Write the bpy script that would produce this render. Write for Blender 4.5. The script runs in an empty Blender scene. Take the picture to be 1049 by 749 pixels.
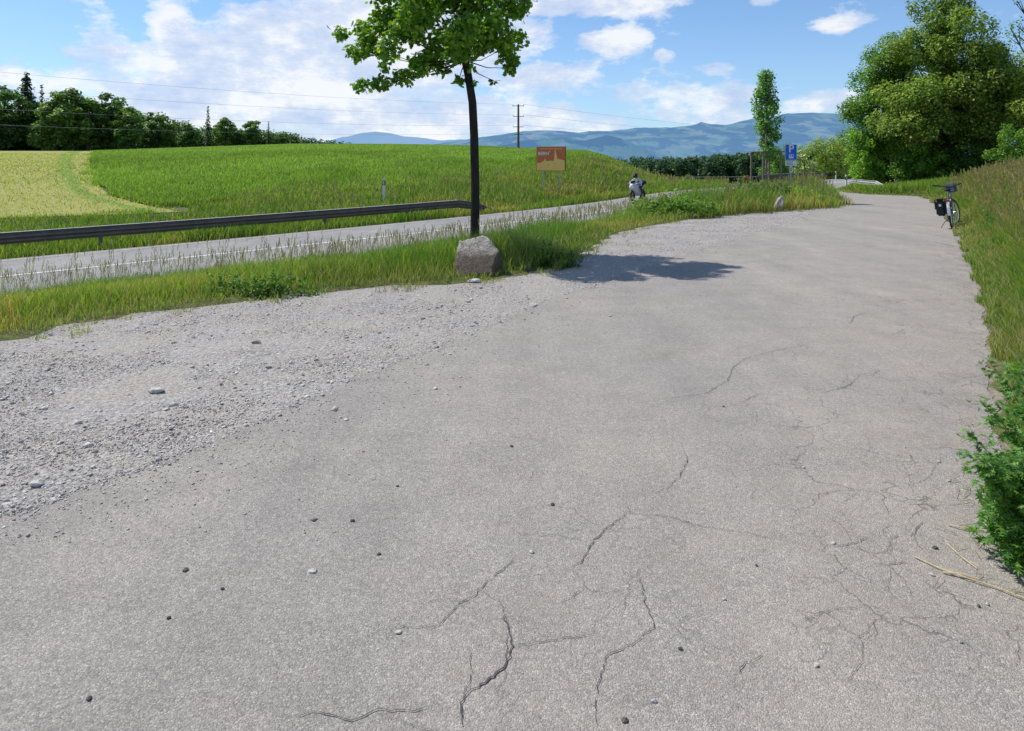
import bpy, bmesh, math, random
import numpy as np
from mathutils import Vector, Matrix, noise as mnoise
from mathutils.geometry import tessellate_polygon
rng = np.random.default_rng(7); random.seed(7)
C = bpy.context.scene.collection
PI = math.pi

# ------------------------------------------------------------------ helpers
def tag(o, label=None, cat=None, group=None, kind=None):
    if label: o['label'] = label
    if cat: o['category'] = cat
    if group: o['group'] = group
    if kind: o['kind'] = kind
    return o

def empty(name, loc=(0, 0, 0), rotz=0.0, label=None, cat=None, group=None):
    o = bpy.data.objects.new(name, None); C.objects.link(o)
    o.location = loc; o.rotation_euler = (0, 0, rotz)
    return tag(o, label, cat, group)

def link(name, me, mat=None, parent=None, smooth=False):
    if mat is not None and not len(me.materials):
        for m in (mat if isinstance(mat, (list, tuple)) else [mat]): me.materials.append(m)
    if smooth: me.shade_smooth()
    o = bpy.data.objects.new(name, me); C.objects.link(o)
    if parent is not None: o.parent = parent
    return o

def np_mesh(name, V, F, col=None, midx=None):
    """V (n,3); F (m,k) int array, all faces with k corners"""
    me = bpy.data.meshes.new(name)
    V = np.asarray(V, np.float32); F = np.asarray(F, np.int32)
    m, k = F.shape
    me.vertices.add(len(V)); me.vertices.foreach_set('co', V.ravel())
    me.loops.add(m * k); me.loops.foreach_set('vertex_index', F.ravel())
    me.polygons.add(m); me.polygons.foreach_set('loop_start', np.arange(0, m * k, k, dtype=np.int32))
    if midx is not None: me.polygons.foreach_set('material_index', np.asarray(midx, np.int32))
    me.update(calc_edges=True)
    if col is not None:
        a = me.color_attributes.new('col', 'FLOAT_COLOR', 'POINT')
        c = np.ones((len(V), 4), np.float32); c[:, :3] = col
        a.data.foreach_set('color', c.ravel())
    return me

class MB:
    """collects simple shapes into one mesh"""
    def __init__(s): s.v = []; s.f = []
    def add(s, vs, fs):
        n = len(s.v); s.v += [tuple(v) for v in vs]; s.f += [tuple(i + n for i in f) for f in fs]; return s
    def box(s, c, size, rot=None, taper=1.0):
        x, y, z = [a / 2 for a in size]; vs = []
        for dz in (-1, 1):
            t = 1 if dz < 0 else taper
            for dx, dy in ((-1, -1), (1, -1), (1, 1), (-1, 1)): vs.append(Vector((dx * x * t, dy * y * t, dz * z)))
        if rot is not None: vs = [rot @ v for v in vs]
        c = Vector(c)
        return s.add([v + c for v in vs], [(3, 2, 1, 0), (4, 5, 6, 7), (0, 1, 5, 4), (1, 2, 6, 5), (2, 3, 7, 6), (3, 0, 4, 7)])
    def tube(s, pts, r, n=8, cap=True):
        pts = [Vector(p) for p in pts]; k = len(pts)
        rs = r if isinstance(r, (list, tuple)) else [r] * k
        vs = []; up = None
        for i, p in enumerate(pts):
            d = (pts[min(i + 1, k - 1)] - pts[max(i - 1, 0)]).normalized()
            if up is None: up = Vector((0, 0, 1)) if abs(d.z) < .9 else Vector((1, 0, 0))
            a = d.cross(up).normalized(); b = a.cross(d).normalized(); up = b
            for j in range(n):
                t = 2 * PI * j / n; vs.append(p + (a * math.cos(t) + b * math.sin(t)) * rs[i])
        fs = [(i * n + j, i * n + (j + 1) % n, (i + 1) * n + (j + 1) % n, (i + 1) * n + j) for i in range(k - 1) for j in range(n)]
        if cap: fs += [tuple(range(n))[::-1], tuple((k - 1) * n + j for j in range(n))]
        return s.add(vs, fs)
    def torus(s, R, r, c=(0, 0, 0), n=36, m=8, rot=None):
        vs = []; fs = []; c = Vector(c)     # ring in the xz plane
        for i in range(n):
            a = 2 * PI * i / n
            for j in range(m):
                b = 2 * PI * j / m; q = R + r * math.cos(b)
                v = Vector((q * math.cos(a), r * math.sin(b), q * math.sin(a)))
                if rot is not None: v = rot @ v
                vs.append(v + c)
        for i in range(n):
            for j in range(m):
                fs.append((i * m + j, ((i + 1) % n) * m + j, ((i + 1) % n) * m + (j + 1) % m, i * m + (j + 1) % m))
        return s.add(vs, fs)
    def ball(s, c, r, seg=14, ring=9):
        c = Vector(c); r = Vector(r) if hasattr(r, '__len__') else Vector((r, r, r)); vs = []; fs = []
        for i in range(ring + 1):
            t = PI * i / ring
            for j in range(seg):
                p = 2 * PI * j / seg
                vs.append(c + Vector((math.sin(t) * math.cos(p) * r.x, math.sin(t) * math.sin(p) * r.y, math.cos(t) * r.z)))
        for i in range(ring):
            for j in range(seg): fs.append((i * seg + j, (i + 1) * seg + j, (i + 1) * seg + (j + 1) % seg, i * seg + (j + 1) % seg))
        return s.add(vs, fs)
    def prism(s, poly, y0, y1):
        """poly in xz, extruded in y"""
        n = len(poly)
        vs = [(x, y0, z) for x, z in poly] + [(x, y1, z) for x, z in poly]
        fs = [tuple(range(n)), tuple(range(2 * n - 1, n - 1, -1))] + [(i, i + n, (i + 1) % n + n, (i + 1) % n) for i in range(n)]
        return s.add(vs, fs)
    def build(s, name, mat, parent=None, smooth=False, bevel=0):
        me = bpy.data.meshes.new(name); me.from_pydata(s.v, [], s.f)
        bm = bmesh.new(); bm.from_mesh(me)
        bmesh.ops.remove_doubles(bm, verts=bm.verts, dist=1e-6)
        if bevel: bmesh.ops.bevel(bm, geom=list(bm.edges), offset=bevel, segments=2, affect='EDGES', clamp_overlap=True)
        bmesh.ops.recalc_face_normals(bm, faces=bm.faces); bm.to_mesh(me); bm.free()
        o = link(name, me, mat, parent)
        if smooth:
            me.shade_smooth()
            try: me.set_sharp_from_angle(angle=math.radians(40))
            except Exception: pass
        return o

# ------------------------------------------------------------------ materials
def new_mat(name):
    m = bpy.data.materials.new(name); m.use_nodes = True
    nt = m.node_tree; nt.nodes.clear()
    return m, nt
def N(nt, t, **kw):
    n = nt.nodes.new(t)
    for k, v in kw.items():
        if k.startswith('i_'): n.inputs[k[2:].replace('_', ' ')].default_value = v
        else: setattr(n, k, v)
    return n
def L(nt, a, b): nt.links.new(a, b)
def mixc(nt, f, a, b, blend='MIX'):
    n = nt.nodes.new('ShaderNodeMix'); n.data_type = 'RGBA'; n.blend_type = blend
    for sock, v in ((n.inputs[0], f), (n.inputs[6], a), (n.inputs[7], b)):
        if hasattr(v, 'is_linked'): L(nt, v, sock)
        elif isinstance(v, (int, float)): sock.default_value = v
        else: sock.default_value = (*v, 1)
    return n.outputs[2]
def math_(nt, op, a, b=None, c=None, clamp=False):
    n = nt.nodes.new('ShaderNodeMath'); n.operation = op; n.use_clamp = clamp
    for i, v in enumerate((a, b, c)):
        if v is None: continue
        if hasattr(v, 'is_linked'): L(nt, v, n.inputs[i])
        else: n.inputs[i].default_value = v
    return n.outputs[0]
def ramp(nt, f, stops, interp='LINEAR'):
    n = nt.nodes.new('ShaderNodeValToRGB'); n.color_ramp.interpolation = interp; L(nt, f, n.inputs[0])
    el = n.color_ramp.elements
    while len(el) < len(stops): el.new(.5)
    for e, (p, c) in zip(el, stops):
        e.position = p; e.color = (c, c, c, 1) if isinstance(c, (int, float)) else (*c, 1)
    return n.outputs[0]
def noise_(nt, vec, scale, detail=4, rough=.55, out=0):
    n = N(nt, 'ShaderNodeTexNoise'); n.inputs['Scale'].default_value = scale
    n.inputs['Detail'].default_value = detail; n.inputs['Roughness'].default_value = rough
    L(nt, vec, n.inputs['Vector']); return n.outputs[out]
def voro(nt, vec, scale, feature='F1', out='Distance'):
    n = N(nt, 'ShaderNodeTexVoronoi', feature=feature); n.inputs['Scale'].default_value = scale
    L(nt, vec, n.inputs['Vector']); return n.outputs[out]
def bump_(nt, h, strength=.3, dist=.01):
    n = N(nt, 'ShaderNodeBump'); n.inputs['Strength'].default_value = strength; n.inputs['Distance'].default_value = dist
    L(nt, h, n.inputs['Height']); return n.outputs[0]
def finish(nt, col, rough=.85, bump=None, metal=0, spec=.3):
    b = N(nt, 'ShaderNodeBsdfPrincipled'); b.inputs['Metallic'].default_value = metal
    b.inputs['Specular IOR Level'].default_value = spec
    for s, v in (('Base Color', col), ('Roughness', rough)):
        if hasattr(v, 'is_linked'): L(nt, v, b.inputs[s])
        else: b.inputs[s].default_value = (*v, 1) if s == 'Base Color' else v
    if bump is not None: L(nt, bump, b.inputs['Normal'])
    o = N(nt, 'ShaderNodeOutputMaterial'); L(nt, b.outputs[0], o.inputs[0]); return b
def pos(nt): return N(nt, 'ShaderNodeNewGeometry').outputs['Position']
def objc(nt): return N(nt, 'ShaderNodeTexCoord').outputs['Object']

def simple(name, col, rough=.6, metal=0, var=.25, scale=6, bstr=.08):
    m, nt = new_mat(name); p = objc(nt)
    n1 = noise_(nt, p, scale, 5, .6); n2 = noise_(nt, p, scale * 9, 3, .6)
    f = math_(nt, 'MULTIPLY_ADD', n2, .4, math_(nt, 'MULTIPLY', n1, .6))
    c = ramp(nt, f, [(.3, tuple(x * (1 - var) for x in col)), (.7, tuple(min(1, x * (1 + var)) for x in col))])
    r = math_(nt, 'MULTIPLY_ADD', n1, .3, rough - .15, clamp=True)
    finish(nt, c, r, bump_(nt, n2, bstr, .01), metal); return m

def foliage_mat(name, trans=.35, rough=.55, gain=1.0):
    m, nt = new_mat(name)
    a = N(nt, 'ShaderNodeAttribute', attribute_name='col').outputs['Color']
    c = mixc(nt, 1.0, a, (gain,) * 3, 'MULTIPLY')
    b = N(nt, 'ShaderNodeBsdfPrincipled'); L(nt, c, b.inputs['Base Color'])
    b.inputs['Roughness'].default_value = rough; b.inputs['Specular IOR Level'].default_value = .25
    t = N(nt, 'ShaderNodeBsdfTranslucent')
    tc = mixc(nt, 1.0, c, (1.25, 1.35, .5), 'MULTIPLY'); L(nt, tc, t.inputs[0])
    x = N(nt, 'ShaderNodeMixShader'); x.inputs[0].default_value = trans
    L(nt, b.outputs[0], x.inputs[1]); L(nt, t.outputs[0], x.inputs[2])
    o = N(nt, 'ShaderNodeOutputMaterial'); L(nt, x.outputs[0], o.inputs[0]); return m

def asphalt_mat(name, base, warm, cracks=True, grain=210):
    m, nt = new_mat(name); p = pos(nt)
    v = N(nt, 'ShaderNodeTexVoronoi'); v.inputs['Scale'].default_value = grain; L(nt, p, v.inputs['Vector'])
    sepc = N(nt, 'ShaderNodeSeparateColor'); L(nt, v.outputs['Color'], sepc.inputs[0])
    spk = ramp(nt, sepc.outputs[0], [(0, .66), (.35, .88), (.7, 1.03), (.9, 1.2), (1, 1.6)])
    g2 = noise_(nt, p, 40, 3, .7); g2r = ramp(nt, g2, [(.3, .82), (.7, 1.15)])
    big = noise_(nt, p, .35, 5, .6); mid = noise_(nt, p, 2.2, 5, .65)
    c = mixc(nt, ramp(nt, big, [(.35, 0), (.65, 1)]), base, warm)
    c = mixc(nt, 1, c, spk, 'MULTIPLY'); c = mixc(nt, 1, c, g2r, 'MULTIPLY')
    c = mixc(nt, 1, c, ramp(nt, mid, [(.25, .86), (.75, 1.1)]), 'MULTIPLY')
    # wear along the driving direction, stains and old patches
    mp = N(nt, 'ShaderNodeMapping'); mp.inputs['Rotation'].default_value = (0, 0, math.radians(31)); mp.inputs['Scale'].default_value = (1.3, .09, 1); L(nt, p, mp.inputs['Vector'])
    c = mixc(nt, 1, c, ramp(nt, noise_(nt, mp.outputs[0], 1, 4, .6), [(.3, (.88, .88, .89)), (.7, (1.09, 1.085, 1.07))]), 'MULTIPLY')
    stn = ramp(nt, noise_(nt, p, 1.1, 3, .75), [(.66, 0), (.78, .35)]); c = mixc(nt, stn, c, (.16, .15, .145))
    pat = ramp(nt, noise_(nt, p, .7, 6, .7), [(.56, 0), (.68, .35)]); c = mixc(nt, pat, c, (.37, .34, .30))
    h = math_(nt, 'ADD', math_(nt, 'MULTIPLY', v.outputs['Distance'], -1.0), math_(nt, 'MULTIPLY', g2, .6))
    if cracks:
        wv = N(nt, 'ShaderNodeVectorMath', operation='ADD')
        nn = N(nt, 'ShaderNodeTexNoise'); nn.inputs['Scale'].default_value = 5; nn.inputs['Detail'].default_value = 5; L(nt, p, nn.inputs['Vector'])
        sc = N(nt, 'ShaderNodeVectorMath', operation='SCALE'); sc.inputs['Scale'].default_value = .35; L(nt, nn.outputs['Color'], sc.inputs[0])
        L(nt, p, wv.inputs[0]); L(nt, sc.outputs[0], wv.inputs[1])
        e = voro(nt, wv.outputs[0], 2.3, 'DISTANCE_TO_EDGE')
        line = ramp(nt, e, [(0, 1), (.006, .8), (.014, 0)])
        # only in patches, mostly along the broken right-hand edge
        dot = N(nt, 'ShaderNodeVectorMath', operation='DOT_PRODUCT'); L(nt, p, dot.inputs[0]); dot.inputs[1].default_value = (.857, -.515, 0)
        edge = ramp(nt, math_(nt, 'MULTIPLY_ADD', dot.outputs['Value'], .25, 1.0), [(.35, 0), (.95, 1)])
        msk = ramp(nt, noise_(nt, p, .9, 3, .6), [(.47, 0), (.6, 1)])
        k = math_(nt, 'MULTIPLY', math_(nt, 'MULTIPLY', line, msk), math_(nt, 'MULTIPLY_ADD', edge, .6, 0.04), clamp=True)
        c = mixc(nt, k, c, (.05, .045, .04))
        h = math_(nt, 'ADD', h, math_(nt, 'MULTIPLY', k, -2.0))
        # dusty pale rim
        dust = math_(nt, 'MULTIPLY', edge, ramp(nt, noise_(nt, p, 3, 5, .7), [(.4, 0), (.7, .5)]))
        c = mixc(nt, dust, c, (.34, .30, .25))
    finish(nt, c, .82, bump_(nt, h, .55, .006), 0, .25); return m

def gravel_mat():
    m, nt = new_mat('gravel'); p = pos(nt)
    w = N(nt, 'ShaderNodeVectorMath', operation='ADD'); nn = N(nt, 'ShaderNodeTexNoise'); nn.inputs['Scale'].default_value = 9; L(nt, p, nn.inputs['Vector'])
    sc = N(nt, 'ShaderNodeVectorMath', operation='SCALE'); sc.inputs['Scale'].default_value = .03; L(nt, nn.outputs['Color'], sc.inputs[0])
    L(nt, p, w.inputs[0]); L(nt, sc.outputs[0], w.inputs[1])
    v = N(nt, 'ShaderNodeTexVoronoi'); v.inputs['Scale'].default_value = 38; v.inputs['Randomness'].default_value = 1; L(nt, w.outputs[0], v.inputs['Vector'])
    v2 = N(nt, 'ShaderNodeTexVoronoi'); v2.inputs['Scale'].default_value = 110; L(nt, w.outputs[0], v2.inputs['Vector'])
    s1 = N(nt, 'ShaderNodeSeparateColor'); L(nt, v.outputs['Color'], s1.inputs[0])
    s2 = N(nt, 'ShaderNodeSeparateColor'); L(nt, v2.outputs['Color'], s2.inputs[0])
    c1 = ramp(nt, s1.outputs[0], [(0, (.21, .205, .20)), (.3, (.32, .31, .30)), (.6, (.40, .385, .36)), (.85, (.45, .43, .40)), (1, (.60, .58, .55))])
    c2 = ramp(nt, s2.outputs[1], [(0, (.29, .27, .245)), (.6, (.42, .395, .36)), (1, (.56, .53, .50))])
    patch = noise_(nt, p, .55, 5, .6)
    sand = ramp(nt, noise_(nt, p, 1.6, 6, .7), [(.38, 0), (.6, .9)])
    c = mixc(nt, ramp(nt, patch, [(.4, .25), (.65, .65)]), c1, c2)
    c = mixc(nt, math_(nt, 'MULTIPLY', sand, .7), c, (.42, .375, .325))
    gap = ramp(nt, v.outputs['Distance'], [(.35, 1), (.75, .72)])
    c = mixc(nt, 1, c, gap, 'MULTIPLY')
    h = math_(nt, 'SUBTRACT', 1, v.outputs['Distance'])
    h = math_(nt, 'ADD', math_(nt, 'MULTIPLY', h, s1.outputs[1]), math_(nt, 'MULTIPLY', math_(nt, 'SUBTRACT', 1, v2.outputs['Distance']), .35))
    finish(nt, c, .9, bump_(nt, h, .8, .02), 0, .2); return m

def ground_mat():
    m, nt = new_mat('grass_ground'); p = pos(nt)
    a = noise_(nt, p, .12, 5, .6); b = noise_(nt, p, 1.7, 6, .7); d = noise_(nt, p, 14, 4, .7)
    c = mixc(nt, ramp(nt, a, [(.35, 0), (.65, 1)]), (.075, .115, .025), (.11, .15, .035))
    c = mixc(nt, ramp(nt, b, [(.4, 0), (.6, .8)]), c, (.19, .16, .095))
    c = mixc(nt, 1, c, ramp(nt, d, [(.25, .5), (.75, 1.35)]), 'MULTIPLY')
    finish(nt, c, .95, bump_(nt, d, .8, .08), 0, .1); return m

def mown_mat():
    m, nt = new_mat('mown_meadow'); p = pos(nt)
    uv = N(nt, 'ShaderNodeAttribute', attribute_name='col').outputs['Color']
    s = N(nt, 'ShaderNodeSeparateColor'); L(nt, uv, s.inputs[0]); u = s.outputs[0]
    wob = math_(nt, 'MULTIPLY_ADD', noise_(nt, p, .15, 4, .6), .02, u)
    streak = N(nt, 'ShaderNodeTexNoise', noise_dimensions='1D'); streak.inputs['Scale'].default_value = 160; streak.inputs['Detail'].default_value = 4
    L(nt, wob, streak.inputs['W'])
    c = mixc(nt, ramp(nt, streak.outputs[0], [(.35, 0), (.65, 1)]), (.29, .30, .085), (.37, .34, .125))
    c = mixc(nt, ramp(nt, noise_(nt, p, .25, 5, .65), [(.4, 0), (.75, .7)]), c, (.20, .25, .06))
    c = mixc(nt, ramp(nt, noise_(nt, p, 3, 4, .7), [(.4, 0), (.8, .5)]), c, (.14, .2, .045))
    g = ramp(nt, wob, [(.962, 0), (.972, 1), (.985, 1), (.991, 0)])
    c = mixc(nt, math_(nt, 'MULTIPLY', g, .8), c, (.12, .23, .035))
    finish(nt, c, .95, bump_(nt, noise_(nt, p, 6, 4, .7), .6, .06), 0, .1); return m

def soil_mat():
    m, nt = new_mat('verge_soil'); p = pos(nt)
    a = noise_(nt, p, 3, 6, .7); b = noise_(nt, p, 30, 5, .7)
    c = mixc(nt, ramp(nt, a, [(.4, 0), (.62, 1)]), (.33, .29, .23), (.20, .185, .12))
    c = mixc(nt, 1, c, ramp(nt, b, [(.25, .5), (.75, 1.4)]), 'MULTIPLY')
    finish(nt, c, .95, bump_(nt, b, .8, .03), 0, .1); return m

def hill_mat(name, haze, fac, scale, stretch=1.0):
    m, nt = new_mat(name); p = pos(nt)
    mp = N(nt, 'ShaderNodeMapping'); mp.inputs['Scale'].default_value = (1, .45, 1.0); L(nt, p, mp.inputs['Vector'])
    v = N(nt, 'ShaderNodeTexVoronoi'); v.inputs['Scale'].default_value = scale; L(nt, mp.outputs[0], v.inputs['Vector'])
    s = N(nt, 'ShaderNodeSeparateColor'); L(nt, v.outputs['Color'], s.inputs[0])
    fld = ramp(nt, s.outputs[0], [(0, (.10, .20, .05)), (.45, (.16, .28, .08)), (.7, (.26, .33, .13)), (1, (.36, .30, .18))])
    n = noise_(nt, mp.outputs[0], scale * .42, 6, .62)
    f = ramp(nt, n, [(.49, 0), (.53, 1)])
    forest = mixc(nt, noise_(nt, p, scale * 9, 4, .7), (.008, .022, .012), (.04, .07, .03))
    vil = ramp(nt, voro(nt, mp.outputs[0], scale * 7), [(.10, 1), (.16, 0)])
    vil = math_(nt, 'MULTIPLY', vil, ramp(nt, noise_(nt, mp.outputs[0], scale * .8, 2), [(.56, 0), (.62, 1)]))
    c = mixc(nt, f, forest, fld); c = mixc(nt, vil, c, (.6, .56, .52))
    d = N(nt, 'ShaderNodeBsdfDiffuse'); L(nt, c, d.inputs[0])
    e = N(nt, 'ShaderNodeEmission'); e.inputs[0].default_value = (*haze, 1)  # aerial haze painted in: constant blue emission mixed over the hill colour
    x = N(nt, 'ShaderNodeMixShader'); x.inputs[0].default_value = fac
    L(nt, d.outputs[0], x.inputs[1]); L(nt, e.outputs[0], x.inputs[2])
    o = N(nt, 'ShaderNodeOutputMaterial'); L(nt, x.outputs[0], o.inputs[0]); return m

def stone_mat(name, a, b, moss=.0):
    m, nt = new_mat(name); p = objc(nt)
    n = noise_(nt, p, 5, 6, .65); n2 = noise_(nt, p, 28, 5, .7)
    c = mixc(nt, ramp(nt, n, [(.35, 0), (.65, 1)]), a, b)
    c = mixc(nt, 1, c, ramp(nt, n2, [(.3, .55), (.7, 1.25)]), 'MULTIPLY')
    if moss:
        c = mixc(nt, ramp(nt, noise_(nt, p, 9, 4, .6), [(.55, 0), (.68, moss)]), c, (.13, .12, .05))
    finish(nt, c, .92, bump_(nt, math_(nt, 'ADD', n2, n), .7, .03), 0, .2); return m

def boulder_mat():
    m, nt = new_mat('boulder_stone'); p = objc(nt); n = noise_(nt, p, 6, 6, .65); n2 = noise_(nt, p, 30, 5, .7)
    sp_ = N(nt, 'ShaderNodeSeparateXYZ'); L(nt, p, sp_.inputs[0])
    c = mixc(nt, ramp(nt, n, [(.35, 0), (.65, 1)]), (.42, .385, .33), (.60, .56, .49))
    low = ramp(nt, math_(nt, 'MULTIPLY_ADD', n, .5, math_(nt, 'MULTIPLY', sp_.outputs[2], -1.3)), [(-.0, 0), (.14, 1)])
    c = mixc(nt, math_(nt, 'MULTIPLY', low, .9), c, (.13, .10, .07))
    c = mixc(nt, 1, c, ramp(nt, n2, [(.3, .5), (.7, 1.25)]), 'MULTIPLY')
    cr_ = ramp(nt, voro(nt, p, 4, 'DISTANCE_TO_EDGE'), [(0, 1), (.02, 0)]); c = mixc(nt, math_(nt, 'MULTIPLY', cr_, .6), c, (.07, .06, .05))
    finish(nt, c, .92, bump_(nt, math_(nt, 'ADD', n2, n), .9, .05), 0, .2); return m

def bark_mat(name, a, b):
    m, nt = new_mat(name); p = objc(nt)
    mp = N(nt, 'ShaderNodeMapping'); mp.inputs['Scale'].default_value = (1, 1, .18); L(nt, p, mp.inputs['Vector'])
    n = noise_(nt, mp.outputs[0], 26, 6, .7)
    c = mixc(nt, ramp(nt, n, [(.3, 0), (.7, 1)]), a, b)
    finish(nt, c, .9, bump_(nt, n, .9, .03), 0, .15); return m

M = {}
M['asphalt'] = asphalt_mat('lot_asphalt', (.300, .279, .257), (.335, .307, .272))
M['road'] = asphalt_mat('road_asphalt', (.25, .245, .24), (.29, .28, .265), cracks=False, grain=60)
M['gravel'] = gravel_mat()
M['ground'] = ground_mat()
M['mown'] = mown_mat()
M['paint'] = simple('road_paint', (.62, .62, .6), .7, 0, .3, 4)
M['paint_worn'] = simple('worn_road_paint', (.40, .39, .38), .8, 0, .3, 4)
M['crack'] = simple('crack_dark', (.085, .08, .074), .95)
M['soil'] = soil_mat()
M['seam'] = simple('crack_pale', (.17, .16, .14), .95)
M['grass'] = foliage_mat('grass_blades', .42, .6, 1.42)
M['leaf'] = foliage_mat('tree_leaves', .42, .45, 1.55)
M['dry'] = foliage_mat('dry_stems', .2, .8)
M['bark'] = bark_mat('young_bark', (.02, .018, .016), (.055, .047, .04))
M['bark2'] = bark_mat('old_bark', (.05, .042, .034), (.12, .10, .08))
M['wood'] = bark_mat('stake_wood', (.17, .14, .10), (.30, .26, .20))
M['zinc'] = simple('galvanised_steel', (.42, .43, .43), .5, .55, .2, 3)
M['zincdark'] = simple('weathered_rail_steel', (.15, .135, .12), .75, .1, .3, 3)
M['rail_sunlit'] = simple('painted_sunlit_rail_edge', (.50, .49, .46), .7, 0, .15, 3)  # sunlight along the rail's top, painted as a pale colour
M['white'] = simple('white_plastic', (.75, .75, .73), .5, 0, .06)
M['black'] = simple('black_rubber', (.018, .018, .02), .55, 0, .3)
M['blacksheet'] = simple('black_plastic', (.02, .02, .022), .4, 0, .2)
M['fabric'] = simple('black_bag_fabric', (.022, .023, .027), .85, 0, .4, 20, .3)
M['bagblue'] = simple('grey_blue_bag_fabric', (.10, .14, .19), .8, 0, .3, 14, .3)
M['alloy'] = simple('polished_alloy', (.55, .56, .58), .3, .8, .1)
M['framegrey'] = simple('grey_frame_paint', (.28, .29, .30), .4, .3, .1)
M['red'] = simple('red_lens', (.45, .02, .015), .3, 0, .1)
M['blue'] = simple('sign_blue', (.015, .13, .72), .45, 0, .08)
M['signwhite'] = simple('sign_white', (.74, .76, .78), .5, 0, .05)
M['brown'] = simple('sign_brown', (.62, .17, .06), .5, 0, .12)
M['yellow'] = simple('sign_yellow', (.95, .58, .17), .5, 0, .12)
M['jacket'] = simple('white_riding_suit', (.5, .51, .53), .6, 0, .1)
M['trouser'] = simple('dark_riding_trousers', (.05, .052, .06), .7, 0, .2)
M['moto'] = simple('white_fairing_paint', (.48, .49, .52), .25, .0, .05)
M['visor'] = simple('smoked_visor', (.02, .022, .025), .15, 0, .1)
M['skin'] = simple('skin', (.45, .28, .2), .6, 0, .08)
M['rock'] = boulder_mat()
M['rockdirt'] = stone_mat('pale_stone', (.34, .31, .26), (.50, .47, .41), .3)
M['pebpale'] = stone_mat('pale_pebble', (.5, .48, .45), (.65, .63, .6))
M['pebdark'] = stone_mat('dark_pebble', (.10, .10, .10), (.16, .155, .15))
M['wire'] = simple('wire_metal', (.30, .32, .36), .5, .3, .1)
M['poleold'] = bark_mat('weathered_pole', (.10, .085, .07), (.20, .17, .14))

# ------------------------------------------------------------------ terrain shape
def catmull(P, per=12):
    P = [np.array(p, float) for p in P]; out = []
    for i in range(len(P) - 1):
        p0, p1, p2, p3 = P[max(i - 1, 0)], P[i], P[i + 1], P[min(i + 2, len(P) - 1)]
        for k in range(per):
            t = k / per
            out.append(.5 * ((2 * p1) + (-p0 + p2) * t + (2 * p0 - 5 * p1 + 4 * p2 - p3) * t * t + (-p0 + 3 * p1 - 3 * p2 + p3) * t ** 3))
    out.append(P[-1]); return np.array(out)

ROAD = catmull([(-62, -32, -1.6), (-28, .8, -1.25), (-11.8, 16.5, -1.0), (4.2, 32, -.52), (13.0, 42.6, -.08), (21.8, 53, -.02), (30, 65, 0), (42, 83, -.2), (66, 118, -1.2), (110, 180, -4)], 10)
LOT_L = [(-16, -10), (-12, -2), (-8, 3.4), (-4.662,6.533), (-4.333,7.084), (-3.891,7.636), (-3.295,8.224), (-2.681,8.776), (-1.820,9.260), (-0.715,9.639), (0.077,10.316), (0.879,11.644), (1.667,14.000), (2.640,16.800), (4.841,20.276), (7.702,23.059), (10.684,25.290),
         (12.595,27.349), (13.500,29.400), (15.200,33.600), (17.486,39.730), (16.4, 41.6)]
LOT_R = [(-4, -10), (-1.2, -3.5), (1.0, -.6), (1.75, 1.2), (2.08, 2.35), (2.770,4.027), (4.312,6.462), (6.275,9.639), (9.083,14.341), (12.618,20.632), (16.279,27.349), (18.959,32.219), (19.788,34.588), (19.780,35.854), (19.094,36.981), (18.632,38.306), (19.161,41.119), (20.800,46.118), (22.7, 48.6)]
LOT_LS = catmull(LOT_L, 5); LOT_RS = catmull(LOT_R, 5)
LOTPOLY = np.vstack([LOT_LS, np.array([(17.2, 42.3), (22.2, 48.8)]), LOT_RS[::-1]])

def pdist(x, y, P):
    """distance to polyline P, signed (+ = left of its direction), index and param"""
    x = np.asarray(x, float).ravel(); y = np.asarray(y, float).ravel()
    best = np.full(len(x), 1e18); sg = np.zeros(len(x)); zz = np.zeros(len(x))
    for i in range(len(P) - 1):
        a, b = P[i], P[i + 1]; d = b[:2] - a[:2]; l2 = d @ d
        t = np.clip(((x - a[0]) * d[0] + (y - a[1]) * d[1]) / l2, 0, 1)
        dx = x - (a[0] + t * d[0]); dy = y - (a[1] + t * d[1]); q = dx * dx + dy * dy
        m = q < best; best[m] = q[m]
        cr = d[0] * dy - d[1] * dx; sg[m] = np.where(cr[m] >= 0, 1, -1)
        if P.shape[1] > 2: zz[m] = (a[2] + t * (b[2] - a[2]))[m]
    return np.sqrt(best) * sg, zz

def inpoly(x, y, P):
    x = np.asarray(x, float).ravel(); y = np.asarray(y, float).ravel(); r = np.zeros(len(x), bool); j = len(P) - 1
    for i in range(len(P)):
        xi, yi = P[i][:2]; xj, yj = P[j][:2]
        with np.errstate(divide='ignore', invalid='ignore'):
            c = ((yi > y) != (yj > y)) & (x < (xj - xi) * (y - yi) / (yj - yi + 1e-12) + xi)
        r ^= c; j = i
    return r

def sstep(a, b, v):
    t = np.clip((v - a) / (b - a), 0, 1); return t * t * (3 - 2 * t)

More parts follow.
